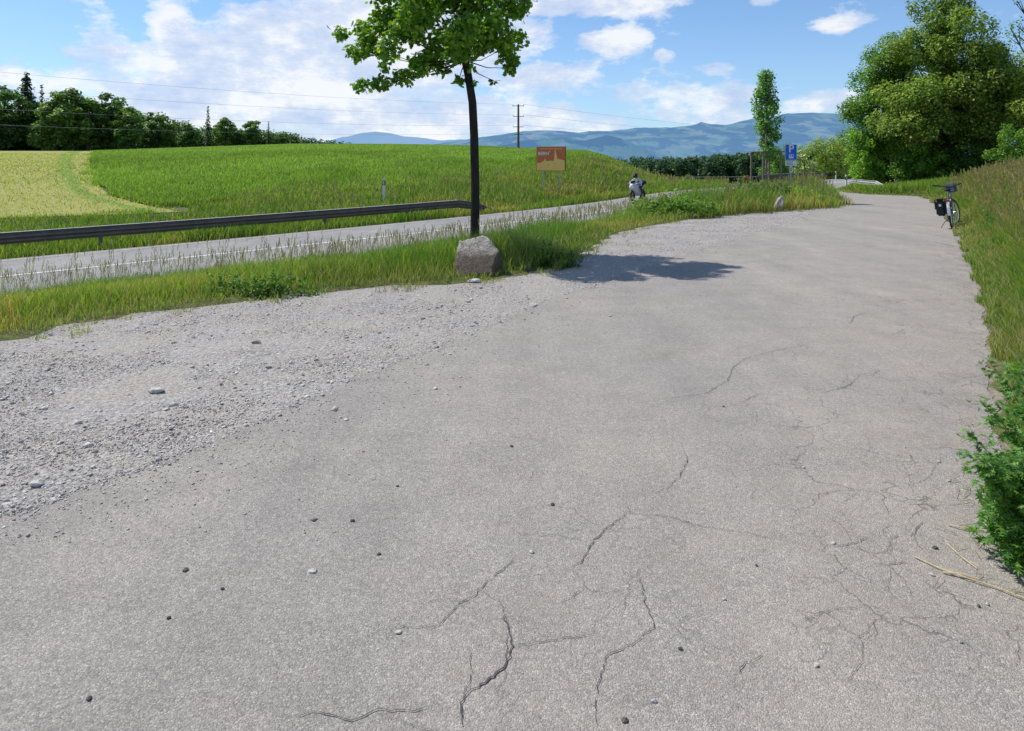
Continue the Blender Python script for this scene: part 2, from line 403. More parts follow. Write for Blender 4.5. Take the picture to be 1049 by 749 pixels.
CQ = np.array([-.72, -.58, -.44, -.305, -.17, -.10, -.033, .048, .103, .130, .157, .184, .225, .27, 5])
CA = np.array([.0177, .0177, .0225, .0272, .0272, .0262, .0245, .0204, .0175, .0100, -.0015, -.0135, -.027, -.0295, -.0295])
def height(x, y):
    sh = np.shape(x); x = np.asarray(x, float).ravel(); y = np.asarray(y, float).ravel()
    s, zr = pdist(x, y, ROAD)
    dl, _ = pdist(x, y, LOT_LS); dr, _ = pdist(x, y, LOT_RS)
    ins = inpoly(x, y, LOTPOLY)
    D = np.maximum(y, .01); q = x / np.maximum(y, 5.0)
    c = np.interp(q, CQ, CA); Ls = np.interp(q, [-.4, .0, .12], [26, 18, 5.5])
    e = np.exp(-np.clip(s - 5.0, 0, None) / Ls)
    zf = 1.6 + D * c * (1 - e) + (zr - .07 - 1.6) * e
    zf = np.where(D > 130, zf + (1.6 - .03 * D - zf) * sstep(150, 330, D), zf)
    zf = np.maximum(zf, -95)
    droad = np.clip(-s - 3.7, 0, None)
    al = np.abs(dl)
    w = sstep(0, 1, al / (al + droad + 1e-6))
    zs = .03 * (1 - w) + (zr - .07) * w + .30 * 4 * w * (1 - w) * sstep(24, 33, x + y)
    ar = np.clip(-dr, 0, None)
    bank = np.minimum(.95, .27 * ar) * sstep(2, 12, droad)
    zb = np.where(droad < 12, (zr - .07) + (.03 - zr + .07) * sstep(0, 4, droad), .03) + bank
    zb = zb + (1.6 - .03 * D - zb) * sstep(120, 300, np.hypot(x, y)) * (y > 0)
    z = np.where(s > 3.6, zf, np.where(dr < 0, zb, zs))
    z = np.where(np.abs(s) <= 4.2, np.minimum(z, zr - .08), z)
    z = np.where(ins, -.06, z)
    z = np.maximum(z, -95)
    return z.reshape(sh)

def sgrid(lo, hi, a, n):
    t = np.linspace(math.asinh(lo / a), math.asinh(hi / a), n); return a * np.sinh(t)
gx = sgrid(-26000, 26000, 9, 520) + 4; gy = sgrid(-220, 26000, 9, 420) + 9
GX, GY = np.meshgrid(gx, gy); GZ = height(GX, GY)
nx, ny = len(gx), len(gy)
idx = np.arange(nx * ny).reshape(ny, nx)
Fq = np.stack([idx[:-1, :-1], idx[:-1, 1:], idx[1:, 1:], idx[1:, :-1]], -1).reshape(-1, 4)
me = np_mesh('ground', np.stack([GX, GY, GZ], -1).reshape(-1, 3), Fq)
tag(link('ground', me, M['ground'], smooth=True), kind='structure')

def strip_mesh(P, off0, off1, dz, t0=0, t1=None):
    """ribbon along a 3-D polyline between two lateral offsets (+ = left)"""
    P = P[t0:t1]; d = np.gradient(P[:, :2], axis=0); d /= np.linalg.norm(d, axis=1)[:, None]
    nrm = np.stack([-d[:, 1], d[:, 0]], 1); V = []
    for k, p in enumerate(P):
        for o in (off1, off0): V.append((p[0] + nrm[k, 0] * o, p[1] + nrm[k, 1] * o, p[2] + dz))
    F = [(2 * i, 2 * i + 1, 2 * i + 3, 2 * i + 2) for i in range(len(P) - 1)]
    return np_mesh('strip', V, np.array(F))
ROADF = catmull([tuple(p) for p in ROAD[::2]], 8)
o = tag(link('main_road', strip_mesh(ROADF, -3.6, 3.55, -.0), M['road']), kind='structure')
link('centre_line', strip_mesh(ROADF, -.07, .07, .006), M['paint'], o)
link('edge_line', strip_mesh(ROADF, 3.08, 3.2, .006), M['paint_worn'], o)

def poly_sheet(name, P, z, mat, kind='structure'):
    tri = tessellate_polygon([[Vector((p[0], p[1], 0)) for p in P]])
    V = np.array([(p[0], p[1], z) for p in P]); T = np.array(tri)
    me = np_mesh(name, V, T); bm = bmesh.new(); bm.from_mesh(me)
    for f in bm.faces:
        if f.normal.z < 0: f.normal_flip()
    bm.to_mesh(me); bm.free()
    return tag(link(name, me, mat), kind=kind)

# boundary between gravel and asphalt, ragged
GA = [(-9, -7), (-6.2, -2), (-3.9, 1.4), (-2.338,3.276), (-2.207,3.419), (-2.071,3.585), (-1.927,3.781), (-1.778,4.027), (-1.615,4.324), (-1.443,4.723), (-1.230,5.181), (-0.962,5.681), (-0.708,6.157), (-0.405,6.682), (-0.045,7.396), (0.400,8.282), (0.944,9.188), (1.621,10.316), (2.987,12.511), (5.456,16.333), (9.741,23.059), (11.929,26.133)]
def rag(P, per, amp, seed):
    S = catmull(P, per); out = []
    for i, p in enumerate(S):
        a = amp * (mnoise.noise(Vector((p[0] * 2.1, p[1] * 2.1, seed))) + .5 * mnoise.noise(Vector((p[0] * 9, p[1] * 9, seed))))
        out.append((p[0] + a * .6, p[1] - a))
    return out
GAR = rag(GA, 12, .12, 3.3)
tip = [tuple(p) for p in LOT_LS if p[1] > 26.2]
RR = [tuple(p) for p in LOT_RS]
RR = [q for q in RR if q[1] < 33]
RR = [(q[0] - .02, q[1] + .01) for q in rag(RR, 10, .055, 8.8)] + [tuple(p) for p in LOT_RS if p[1] >= 33]
asph = GAR + tip + [(17.4, 42.7), (22.2, 48.9)] + RR[::-1]
poly_sheet('parking_lane', asph, .008, M['asphalt'])
# gravel: a grid clipped to the lot, with real unevenness
gv = []; gh = {}
xs = sgrid(-14, 14, 3.5, 340); ys = sgrid(-8, 28, 5, 300)
XX, YY = np.meshgrid(xs, ys)
inl = (inpoly(XX, YY, LOTPOLY)).reshape(XX.shape)
dga, _ = pdist(XX, YY, np.array(GA)); dga = dga.reshape(XX.shape)
keep = (dga > -.45)
dL, _ = pdist(XX, YY, LOT_LS); dL = dL.reshape(XX.shape)
ok = keep & ((inl) | (np.abs(dL) < .45)) & (dL < .45)
nz = np.array([mnoise.noise(Vector((a * 1.3, b * 1.3, 0))) * .007 + mnoise.noise(Vector((a * 6, b * 6, 4))) * .004 for a, b in zip(XX.ravel(), YY.ravel())]).reshape(XX.shape)
ZZ = -.004 + nz * sstep(.0, .5, dga) - .02 * sstep(.05, -.1, dga)
mound = np.exp(-(((XX + 2.35) / .35) ** 2 + ((YY - 6.15) / .22) ** 2)); ZZ += mound * (.05 + nz)
id2 = np.arange(XX.size).reshape(XX.shape)
Q4 = np.stack([id2[:-1, :-1], id2[:-1, 1:], id2[1:, 1:], id2[1:, :-1]], -1)
okq = ok[:-1, :-1] & ok[:-1, 1:] & ok[1:, 1:] & ok[1:, :-1]
Q4 = Q4[okq]
u, inv = np.unique(Q4, return_inverse=True)
Vg = np.stack([XX.ravel()[u], YY.ravel()[u], ZZ.ravel()[u]], -1)
tag(link('gravel_ground', np_mesh('gravel_ground', Vg, inv.reshape(-1, 4)), M['gravel'], smooth=True), kind='structure')

# strip of trodden soil and straw along the right edge
sv = []; pr = LOT_RS[LOT_RS[:, 1] < 33]; dd_ = np.gradient(pr, axis=0); dd_ /= np.linalg.norm(dd_, axis=1)[:, None]; off_ = [-.35, -.1, .12, .35, .7]
for p_, d_ in zip(pr, dd_):
    for o_ in off_:
        q = (p_[0] + d_[1] * o_, p_[1] - d_[0] * o_); sv.append((*q, .003 if o_ < .2 else max(.004, .27 * o_ * .9 + .012)))
k5 = len(off_); sf = [(i * k5 + j, i * k5 + j + 1, (i + 1) * k5 + j + 1, (i + 1) * k5 + j) for i in range(len(pr) - 1) for j in range(k5 - 1)]
tag(link('verge_soil', np_mesh('verge_soil', sv, np.array(sf)), M['soil'], smooth=True), kind='structure')

# cracks: thin jagged ribbons lying on the asphalt
def jag(P, step=.035, amp=.012):
    out = []
    for a, b in zip(P[:-1], P[1:]):
        a = np.array(a); b = np.array(b); n = max(2, int(np.linalg.norm(b - a) / step))
        for k in range(n):
            t = k / n; out.append(a + (b - a) * t + (rng.normal(0, amp, 2) if k else rng.normal(0, amp * .4, 2)))
    out.append(np.array(P[-1])); return np.array(out)
def crack(P, w, name='crack', mat='crack', z=.0125):
    P = jag(P, .016, .0042); n = len(P); Ps_ = P.copy()
    for _ in range(3): Ps_[1:-1] = (Ps_[:-2] + Ps_[1:-1] + Ps_[2:]) / 3
    d = np.gradient(Ps_, axis=0); d /= np.linalg.norm(d, axis=1)[:, None] + 1e-9
    V = []
    for k in range(n):
        ww = w * (.25 + .75 * math.sin(PI * min(1, (k + .5) / n)) ** .5) * rng.uniform(.35, 1.25)
        nn = np.array((-d[k, 1], d[k, 0])) * ww / 2
        V += [(*(P[k] + nn), z), (*(P[k] - nn), z)]
    return V, [(2 * i, 2 * i + 1, 2 * i + 3, 2 * i + 2) for i in range(n - 1)]
CR = [([(-0.140,2.031), (-0.151,2.111), (-0.120,2.170), (-0.056,2.223), (-0.020,2.283), (0.002,2.366), (-0.012,2.450), (-0.026,2.529)], .014),
      ([(0.002,2.366), (0.125,2.395), (0.241,2.415), (0.275,2.425)], .006),
      ([(-0.423,2.400), (-0.404,2.465), (-0.253,2.465), (-0.204,2.568), (-0.128,2.655), (-0.095,2.735), (-0.033,2.813), (0.014,2.904)], .008),
      ([(0.204,2.800), (0.274,2.861), (0.328,2.992), (0.406,3.128), (0.522,3.267)], .010),
      ([(0.522,3.267), (0.694,3.240), (0.826,3.153), (0.996,3.095), (1.132,3.031), (1.262,2.977)], .005),
      ([(0.242,2.031), (0.243,2.085), (0.274,2.223), (0.311,2.320), (0.425,2.395), (0.490,2.476), (0.482,2.613), (0.490,2.800)], .008),
      ([(-0.654,2.049), (-0.580,2.085), (-0.459,2.049), (-0.409,2.081), (-0.300,2.089), (-0.230,2.104)], .008),
      ([(0.673,2.202), (0.732,2.275), (0.813,2.329)], .006), ([(0.179,2.602), (0.268,2.685)], .005),
      ([(0.750,3.500), (0.860,3.664), (0.939,3.843), (0.954,3.973)], .008),
      ([(0.826,4.761), (1.079,4.880), (1.333,4.962), (1.575,5.250), (1.726,5.600), (1.924,5.880), (2.308,6.157), (2.671,6.323)], .009),
      ([(1.525,4.780), (1.698,4.962)], .008), ([(-0.204,4.215), (-0.009,4.185), (0.188,4.126)], .004),
      ([(0.080,3.564), (0.114,3.710)], .006), ([(0.404,2.573), (0.443,2.722)], .004),
      ([(1.350,2.985), (1.463,3.015), (1.515,3.055)], .008), ([(1.455,2.841), (1.586,2.868)], .008),
      ([(1.702,3.062), (1.823,3.187)], .009), ([(1.969,3.843), (2.247,3.818)], .006),
      ([(1.946,3.946), (2.019,4.027)], .006), ([(1.538,3.360), (1.659,3.459)], .005),
      ([(3.360,7.127), (3.572,7.490), (3.858,7.737)], .012), ([(2.586,5.681), (2.602,5.600)], .010),
      ([(8.610,14.700), (8.518,13.835)], .03), ([(11.186,20.276), (11.213,19.600)], .025), ([(7.362,12.511), (7.208,11.760)], .02),
      ([(2.130,4.962), (2.425,5.158), (2.636,5.419)], .008), ([(2.334,3.894), (2.101,3.630), (1.954,3.542)], .006),
      ([(1.039,2.211), (1.127,2.297), (1.168,2.415), (1.256,2.492)], .005), ([(1.002,2.492), (1.132,2.557), (1.280,2.573)], .004),
      ([(0.716,3.000), (0.428,2.722), (0.272,2.649)], .003), ([(-0.872,3.894), (-0.536,3.769)], .004)]
for P, w in list(CR[:12]) + list(CR[15:20]):
    for k in range(2):
        i = rng.integers(0, len(P) - 1); a = np.array(P[i]) + (np.array(P[i + 1]) - np.array(P[i])) * rng.uniform(); an = rng.uniform(0, 2 * PI); q = [tuple(a)]
        for j in range(rng.integers(2, 5)):
            a = a + np.array((math.cos(an), math.sin(an))) * rng.uniform(.06, .16) * (a[1] / 3) ** .6; an += rng.normal(0, .5); q.append(tuple(a))
        CR.append((q, w * .4))
V = []; F = []
for P, w in CR:
    v, f = crack(P, w * .46); n0 = len(V); V += v; F += [tuple(i + n0 for i in q) for q in f]
link('crack', np_mesh('crack', V, np.array(F)), M['crack'], bpy.data.objects['parking_lane'])

# ------------------------------------------------------------------ mown meadow sheet beyond the road
def ray_hit(px, py):
    return None
def mown_sheet():
    # right border of the mown strip, from the verge up to the wood; each row runs left from it
    R_ = [(-13.3, 29.0), (-15.4, 30.2), (-17.6, 32.0), (-19.7, 34.5), (-22.5, 38.7), (-26.4, 45), (-33.2, 56.5), (-45.5, 78), (-62, 107), (-86, 148)]
    Rr = catmull(R_, 8)
    Lb = catmull([(-36, 15), (-38, 16.5), (-41, 18.5), (-46, 21), (-55, 27), (-70, 36), (-90, 52), (-120, 80), (-155, 112), (-190, 150)], 8)
    U = np.concatenate([np.linspace(0, .8, 30), np.linspace(.82, 1, 40)]); V = []; Cc = []
    for r, l in zip(Rr, Lb):
        p = l[None] + (r - l)[None] * U[:, None]
        z = height(p[:, 0], p[:, 1]) + .03 + .08 * np.clip((p[:, 1] - 28) / 30, 0, 1)
        V.append(np.column_stack([p, z])); Cc.append(np.column_stack([U, U * 0, U * 0]))
    n = len(U); k = len(Rr); V = np.concatenate(V); ii = np.arange(n * k).reshape(k, n)
    F = np.stack([ii[:-1, :-1], ii[:-1, 1:], ii[1:, 1:], ii[1:, :-1]], -1).reshape(-1, 4)
    return np_mesh('mown_meadow', V, F, np.concatenate(Cc)), Rr, Lb
me, MR, ML = mown_sheet()
MOWN = np.vstack([MR, ML[::-1]])
tag(link('mown_meadow', me, M['mown'], smooth=True), kind='structure')

#@@PART2
# ------------------------------------------------------------------ grass and leaves (numpy meshes)
def vnoise(x, y, sc, seed=0.0):
    return np.array([mnoise.noise(Vector((a * sc, b * sc, seed))) for a, b in zip(x, y)])
def fastnoise(x, y, sc, seed):
    """cheap smooth value noise, vectorised"""
    X = x * sc + seed * 17.3; Y = y * sc + seed * 5.7; xi = np.floor(X); yi = np.floor(Y); fx = X - xi; fy = Y - yi
    fx = fx * fx * (3 - 2 * fx); fy = fy * fy * (3 - 2 * fy)
    def h(a, b): v = np.sin(a * 127.1 + b * 311.7 + seed * 7.1) * 43758.5453; return v - np.floor(v)
    return (h(xi, yi) * (1 - fx) + h(xi + 1, yi) * fx) * (1 - fy) + (h(xi, yi + 1) * (1 - fx) + h(xi + 1, yi + 1) * fx) * fy

def blades(x, y, z, h, w, col, lean=.45, lx=0, ly=0):
    n = len(x); th = rng.uniform(0, PI, n); ph = rng.uniform(0, 2 * PI, n); la = h * lean * rng.uniform(.2, 1.2, n)
    sx = np.cos(th) * w / 2; sy = np.sin(th) * w / 2; dx = np.cos(ph) * la + lx * h; dy = np.sin(ph) * la + ly * h
    V = np.empty((n, 6, 3), np.float32)
    for k, (t, ww, ll) in enumerate(((0, 1, 0), (.55, .85, .32), (1, .12, 1))):
        for j, sgn in enumerate((-1, 1)):
            V[:, 2 * k + j, 0] = x + sgn * sx * ww + dx * ll; V[:, 2 * k + j, 1] = y + sgn * sy * ww + dy * ll
            V[:, 2 * k + j, 2] = z + h * t * (1 - .12 * ll)
    b = (np.arange(n) * 6)[:, None]
    F = np.concatenate([b + [[0, 1, 3, 2]], b + [[2, 3, 5, 4]]])
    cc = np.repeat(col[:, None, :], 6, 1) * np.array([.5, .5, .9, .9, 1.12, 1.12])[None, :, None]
    return V.reshape(-1, 3), F, cc.reshape(-1, 3)

def seedheads(x, y, z, h, w, col, hl=.14, hw=.022, lean=.3, lx=0, ly=0):
    """flowering stalks: thin stem and a feathery head of small slanting spikelets"""
    n = len(x); V, F, Cc = blades(x, y, z, h, w, col * .8, lean * 0, lx, ly)
    tipx = x + lx * h; tipy = y + ly * h; tipz = z + h * .88
    parts = [(V, F, Cc)]
    k = 5
    for j in range(k):
        t = j / (k - 1); az = rng.uniform(0, 2 * PI, n); L_ = hl * rng.uniform(.25, .5, n); o = hw * (1 - .6 * t)
        bx = tipx + lx * hl * t; by = tipy + ly * hl * t; bz = tipz - hl * .55 + hl * t
        ex = bx + np.cos(az) * o; ey = by + np.sin(az) * o; ez = bz + L_
        ww = w * 1.9
        P = np.stack([np.stack([bx - ww / 2, by, bz], -1), np.stack([bx + ww / 2, by, bz], -1), np.stack([ex + ww / 2, ey, ez], -1), np.stack([ex - ww / 2, ey, ez], -1)], 1)
        parts.append((P.reshape(-1, 3), (np.arange(n) * 4)[:, None] + [[0, 1, 2, 3]], np.repeat(col[:, None], 4, 1).reshape(-1, 3) * rng.uniform(.8, 1.3)))
    return join(parts)
def join(parts):
    Vs, Fs, Cs, o = [], [], [], 0
    for v, f, c in parts:
        Vs.append(v); Fs.append(f + o); Cs.append(c); o += len(v)
    return np.concatenate(Vs), np.concatenate(Fs), np.concatenate(Cs)
def pick(n, cols, wts=None):
    i = rng.choice(len(cols), n, p=wts); return np.array(cols)[i] * rng.uniform(.75, 1.25, (n, 1))
def stuff(name, data, mat, label, cat):
    V, F, Cc = data
    return tag(link(name, np_mesh(name, V, F, Cc), mat), label, cat, kind='stuff')

GREEN = [(.11, .19, .03), (.15, .24, .038), (.20, .28, .05), (.26, .30, .07), (.33, .29, .13)]

def sample_polar(n, q0, q1, d0, d1, pw):
    """points in the fan in front of the viewpoint; pw=2 gives density falling with distance"""
    t = rng.uniform(0, 1, n); a = 1 - pw
    D = (d0 ** (a + 1) + t * (d1 ** (a + 1) - d0 ** (a + 1))) ** (1 / (a + 1)) if abs(a + 1) > 1e-6 else d0 * (d1 / d0) ** t
    q = rng.uniform(q0, q1, n); return q * D, D

# --- strip between the lot and the main road
x, y = sample_polar(330000, -.78, .5, 5.0, 46, 1.6)
s, _ = pdist(x, y, ROADF); dl, _ = pdist(x, y, LOT_LS); dr, _ = pdist(x, y, LOT_RS)
m = (s < -3.55) & (dl > -.18) & (dr > 0) & ~inpoly(x, y, LOTPOLY) | ((dl > -.5 * fastnoise(x, y, 1.6, 15)) & (dl < .1) & (dr > 0) & (y < 30) & (s < -3.6) & (fastnoise(x, y, 5, 16) > .55) & (rng.uniform(0, 1, len(x)) < .6))
x, y, s, dl = x[m], y[m], s[m], dl[m]; n = len(x); z = height(x, y); z = np.maximum(z, -.02) * (dl < .5) + z * (dl >= .5)
patch = fastnoise(x, y, .9, 1); patch2 = fastnoise(x, y, .35, 2)
tall = sstep(22, 31, x + y) * .30
hh = (.07 + .23 * sstep(0, 1.3, np.abs(dl)) * (.5 + .8 * patch) + tall) * rng.uniform(.6, 1.25, n)
hh *= np.where((patch2 > .62), 1.35, 1)
tuft = np.exp(-(((x - .15) / .75) ** 2 + ((y - 11.5) / .7) ** 2)); hh += .55 * tuft * rng.uniform(.6, 1.1, n)
hh += .16 * np.exp(-(((x + .9) / .9) ** 2 + ((y - 12.2) / .8) ** 2))
hh += .38 * np.exp(-(((x - 4.5) / .8) ** 2 + ((y - 24.8) / 1.4) ** 2)) * rng.uniform(.6, 1.1, n)
hh *= 1 - .75 * np.exp(-(((x - 9.05) / .45) ** 2 + ((y - 24.0) / .6) ** 2))
col = pick(n, GREEN, [.2, .33, .27, .15, .05])
col = np.where((patch < .4)[:, None], col * [1.45, 1.05, 1.4], col); col = np.where((patch2 > .66)[:, None], col * [.55, .75, .6], col)
dry = (rng.uniform(0, 1, n) < .05 + .2 * (np.abs(dl) < .7)); col[dry] = (.33, .28, .15)
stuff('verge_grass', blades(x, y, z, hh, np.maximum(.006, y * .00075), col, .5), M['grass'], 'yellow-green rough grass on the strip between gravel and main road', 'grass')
# flowering stalks on the strip
x, y = sample_polar(30000, -.78, .5, 6.5, 44, 1.25)
s, _ = pdist(x, y, ROADF); dl, _ = pdist(x, y, LOT_LS); dr, _ = pdist(x, y, LOT_RS)
m = (s < -3.7) & (dl > .35) & (dr > 0) & ~inpoly(x, y, LOTPOLY) & (rng.uniform(0, 1, len(x)) < .10 + .8 * sstep(-7, -4, s) + .5 * sstep(16, 30, y))
x, y = x[m], y[m]; n = len(x)
stuff('flowering_grass', seedheads(x, y, height(x, y), rng.uniform(.4, .78, n) + .22 * sstep(18, 27, y), np.maximum(.0022, y * .0003), pick(n, [(.20, .165, .11), (.17, .13, .10), (.20, .21, .09)]), .12, .02, 0, .12 * rng.normal(0, 1, n), .12 * rng.normal(0, 1, n)), M['grass'], 'thin brown flowering grass stalks standing along the near side of the main road', 'grass')

# --- far verge and the field behind the main road
x, y = sample_polar(260000, -.95, .30, 15, 72, 1.55)
s, _ = pdist(x, y, ROADF); m = (s > 3.62) & (s < 22); x, y, s = x[m], y[m], s[m]
mo = inpoly(x + (fastnoise(x, y, .9, 21) - .5) * 2.2, y + (fastnoise(x, y, .9, 31) - .5) * 2.2, MOWN); m = ~(mo & (s > 9)) & (rng.uniform(0, 1, len(x)) < 1.05 - sstep(10, 22, s) * .5); x, y, s = x[m], y[m], s[m]; n = len(x)
patch = fastnoise(x, y, .5, 3); p2 = fastnoise(x, y, .16, 8); hh = rng.uniform(.16, .36, n) * (.6 + .8 * patch); hh *= np.where(s < 4.5, 1.45, 1.25)
hh *= np.where((x < -12) & (s > 7.5), .6, 1)
col = pick(n, GREEN, [.27, .35, .24, .1, .04]); col = np.where((patch > .6)[:, None], col * [.75, .85, .8], col); col = np.where(((p2 < .35) & (s < 12))[:, None], col * [1.5, 1.1, 1.5], col)
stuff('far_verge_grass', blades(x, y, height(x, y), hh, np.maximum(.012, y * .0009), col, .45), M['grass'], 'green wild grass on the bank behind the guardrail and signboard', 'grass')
x, y = sample_polar(9000, -.95, .30, 17, 60, 1.2)
s, _ = pdist(x, y, ROADF); m = (s > 4.9) & (s < 13) & ((x > -12) | (s < 7)); x, y = x[m], y[m]; n = len(x)
stuff('bank_flowering_grass', seedheads(x, y, height(x, y), rng.uniform(.4, .75, n), np.maximum(.008, y * .0005), pick(n, [(.24, .2, .12), (.2, .17, .11), (.24, .26, .1)]), .15, .04, 0, .1 * rng.normal(0, 1, n), 0), M['grass'], 'brownish flowering grass on the bank behind the main road', 'grass')
# crop, clumps growing coarser only with distance
x, y = sample_polar(290000, -.62, .26, 30, 175, 1.75)
s, _ = pdist(x, y, ROADF); wx = (fastnoise(x, y, .9, 21) - .5) * 1.6; wy = (fastnoise(x, y, .9, 31) - .5) * 1.6; m = (s > 12) & ~inpoly(x + wx, y + wy, MOWN); x, y = x[m], y[m]; n = len(x)
p = fastnoise(x, y, .08, 4); p2 = fastnoise(x, y, .6, 5)
col = pick(n, [(.15, .235, .045), (.175, .275, .055), (.205, .30, .07)]) * (.8 + .4 * p)[:, None] * (.85 + .3 * p2)[:, None]
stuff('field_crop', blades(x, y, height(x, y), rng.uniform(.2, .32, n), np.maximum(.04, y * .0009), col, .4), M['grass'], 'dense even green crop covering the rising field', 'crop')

x = rng.uniform(-60, -12, 90000); y = rng.uniform(22, 75, 90000); m = inpoly(x, y, MOWN) & (rng.uniform(0, 1, len(x)) < 30 / y); x, y = x[m], y[m]; n = len(x)
stuff('mown_stubble', blades(x, y, height(x, y) + .08, rng.uniform(.04, .12, n), np.maximum(.02, y * .0012), pick(n, [(.36, .36, .12), (.29, .34, .09), (.42, .38, .16)]), .8), M['grass'], 'short pale stubble on the mown meadow', 'grass')
# --- right-hand bank
x, y = sample_polar(520000, .30, 1.15, 1.9, 50, 1.45)
s, _ = pdist(x, y, ROADF); dr, _ = pdist(x, y, LOT_RS)
m = (dr < -.10 * sstep(9, 3, y) + (.06 + .014 * y) * (fastnoise(x, y, 2.5, 12) - .3) - .25 * sstep(3.0, 2.4, y)) & (s < -3.6) & (dr > -7); m &= rng.uniform(0, 1, len(x)) < (1.0 - .35 * sstep(3, 7, -dr)); x, y, dr, s = x[m], y[m], dr[m], s[m]; n = len(x)
patch = fastnoise(x, y, .8, 6); ins_ = np.clip(-dr, 0, 9)
hh = (.10 + .62 * sstep(0.0, 1.2, ins_) * (.55 + .6 * patch)) * rng.uniform(.6, 1.3, n); hh *= np.where(y > 34, .6, 1)
col = pick(n, [(.085, .17, .024), (.12, .22, .03), (.17, .26, .04), (.24, .27, .07), (.32, .29, .14)], [.28, .32, .22, .12, .06])
col = np.where((patch < .38)[:, None], col * [1.4, 1.05, 1.6], col)
near_ = (ins_ < .35) & (rng.uniform(0, 1, n) < .25); col[near_] = (.34, .29, .17)
stuff('bank_grass', blades(x, y, np.maximum(height(x, y), .0) , hh, np.maximum(.006, y * .0009), col, .55, -.12, 0), M['grass'], 'tangled green grass on the bank along the right edge of the lane', 'grass')
x, y = sample_polar(30000, .42, 1.15, 3.0, 34, 1.15)
s, _ = pdist(x, y, ROADF); dr, _ = pdist(x, y, LOT_RS)
m = (dr < -.45) & (dr > -6) & (y > 5) & (fastnoise(x, y, .7, 9) > .25) & (rng.uniform(0, 1, len(x)) < sstep(3.5, 9, y) * sstep(0, 1.2, -dr)); x, y, dr = x[m], y[m], dr[m]; n = len(x)
stuff('tall_flowering_grass', seedheads(x, y, height(x, y), rng.uniform(.6, 1.08, n) * (.75 + .25 * sstep(.4, 1.6, -dr)), np.maximum(.003, y * .00048), pick(n, [(.25, .20, .13), (.22, .165, .12), (.29, .24, .16), (.19, .22, .08)]), .15, .035, 0, -.10 + .10 * rng.normal(0, 1, n), .08 * rng.normal(0, 1, n)), M['grass'], 'tall brown flowering grass behind the bicycle on the right bank', 'grass')

# --- leaves
def outline_leaf(lobes):
    """flat lobed leaf, fan of triangles, length 1 along +y"""
    pts = []
    for (xx, yy) in lobes: pts.append((xx, yy, -.18 * abs(xx)))
    pts += [(-a, b, c) for a, b, c in pts[::-1][1:-1]]
    V = [(0, .45, 0)] + pts; n = len(pts); F = [(0, 1 + i, 1 + (i + 1) % n) for i in range(n)]
    return np.array(V), np.array(F)
OAK = outline_leaf([(0, 0), (.12, .12), (.10, .2), (.30, .28), (.2, .42), (.40, .56), (.22, .64), (.26, .82), (.10, .86), (0, 1)])
MUG = outline_leaf([(0, 0), (.04, .15), (.30, .30), (.07, .35), (.42, .62), (.09, .55), (.26, .92), (.07, .75), (0, 1.12)])
RHOMB = (np.array([(0, 0, 0), (.32, .5, -.08), (0, 1, 0), (-.32, .5, -.08)]), np.array([(0, 1, 2, 3)]))
WIDE = (np.array([(-.3, 0, 0), (.35, .15, -.05), (.4, .85, 0), (-.25, 1, -.08)]), np.array([(0, 1, 2, 3)]))

def scatter(tpl, P, Nr, S, col):
    tv, tf = tpl; n = len(P); k = len(tv)
    Nr = Nr / (np.linalg.norm(Nr, axis=1)[:, None] + 1e-9)
    T = rng.normal(0, 1, (n, 3)); T -= (T * Nr).sum(1)[:, None] * Nr; T /= np.linalg.norm(T, axis=1)[:, None] + 1e-9
    B = np.cross(Nr, T)
    V = P[:, None, :] + S[:, None, None] * (tv[None, :, 0:1] * B[:, None] + tv[None, :, 1:2] * T[:, None] + tv[None, :, 2:3] * Nr[:, None])
    F = (np.arange(n) * k)[:, None, None] + tf[None]
    return V.reshape(-1, 3), F.reshape(-1, tf.shape[1]), np.repeat(col[:, None], k, 1).reshape(-1, 3)

def blob_leaves(blobs, per, size, cols, tpl, up=.7, wts=None, squash=.8):
    Ps, Ns, Cs = [], [], []
    for (cx, cy, cz, r) in blobs:
        n = max(8, int(per * r * r)); d = rng.normal(0, 1, (n, 3)); d /= np.linalg.norm(d, axis=1)[:, None]
        rad = r * (.35 + .65 * rng.uniform(0, 1, n) ** .45)
        f = 1 + .25 * np.sin(d[:, 0] * 5 + cx * 3) * np.cos(d[:, 1] * 4 + cz * 2)
        p = d * (rad * f)[:, None] * [1, 1, squash] + [cx, cy, cz]
        Ps.append(p); Ns.append(d * .6 + [0, 0, up] + rng.normal(0, .45, (n, 3)))
        c = pick(n, cols, wts) * rng.uniform(.82, 1.15); Cs.append(c)
    P, Nn, Cc = map(np.concatenate, (Ps, Ns, Cs))
    return scatter(tpl, P, Nn, size * rng.uniform(.65, 1.3, len(P)), Cc)

def limb_mesh(trunk, tr, blobs, mb=None, lr=.03, frac=.6, gap=0, every=1):
    mb = mb or MB(); mb.tube(trunk, tr, 10)
    T = [Vector(p) for p in trunk]
    for (cx, cy, cz, r) in blobs[::every]:
        c = Vector((cx, cy, cz)); zt = T[0].z + (cz - T[0].z) * rng.uniform(.55, .8)
        zt = min(max(zt, T[0].z + (T[-1].z - T[0].z) * frac), T[-1].z)
        k = 0
        while k < len(T) - 2 and T[k + 1].z < zt: k += 1
        t = (zt - T[k].z) / max(1e-6, T[k + 1].z - T[k].z); a = T[k].lerp(T[k + 1], min(1, max(0, t)))
        midp = a.lerp(c, .5) + Vector((0, 0, -.08 * (c - a).length)) + Vector(rng.normal(0, .05, 3)) * (c - a).length
        mb.tube([a, midp, c], [lr, lr * .6, lr * .25], 6)
        for _ in range(2):
            e = c + Vector(rng.normal(0, .45, 3)) * r; mb.tube([midp.lerp(c, .6), e], [lr * .35, lr * .12], 4, False)
    return mb

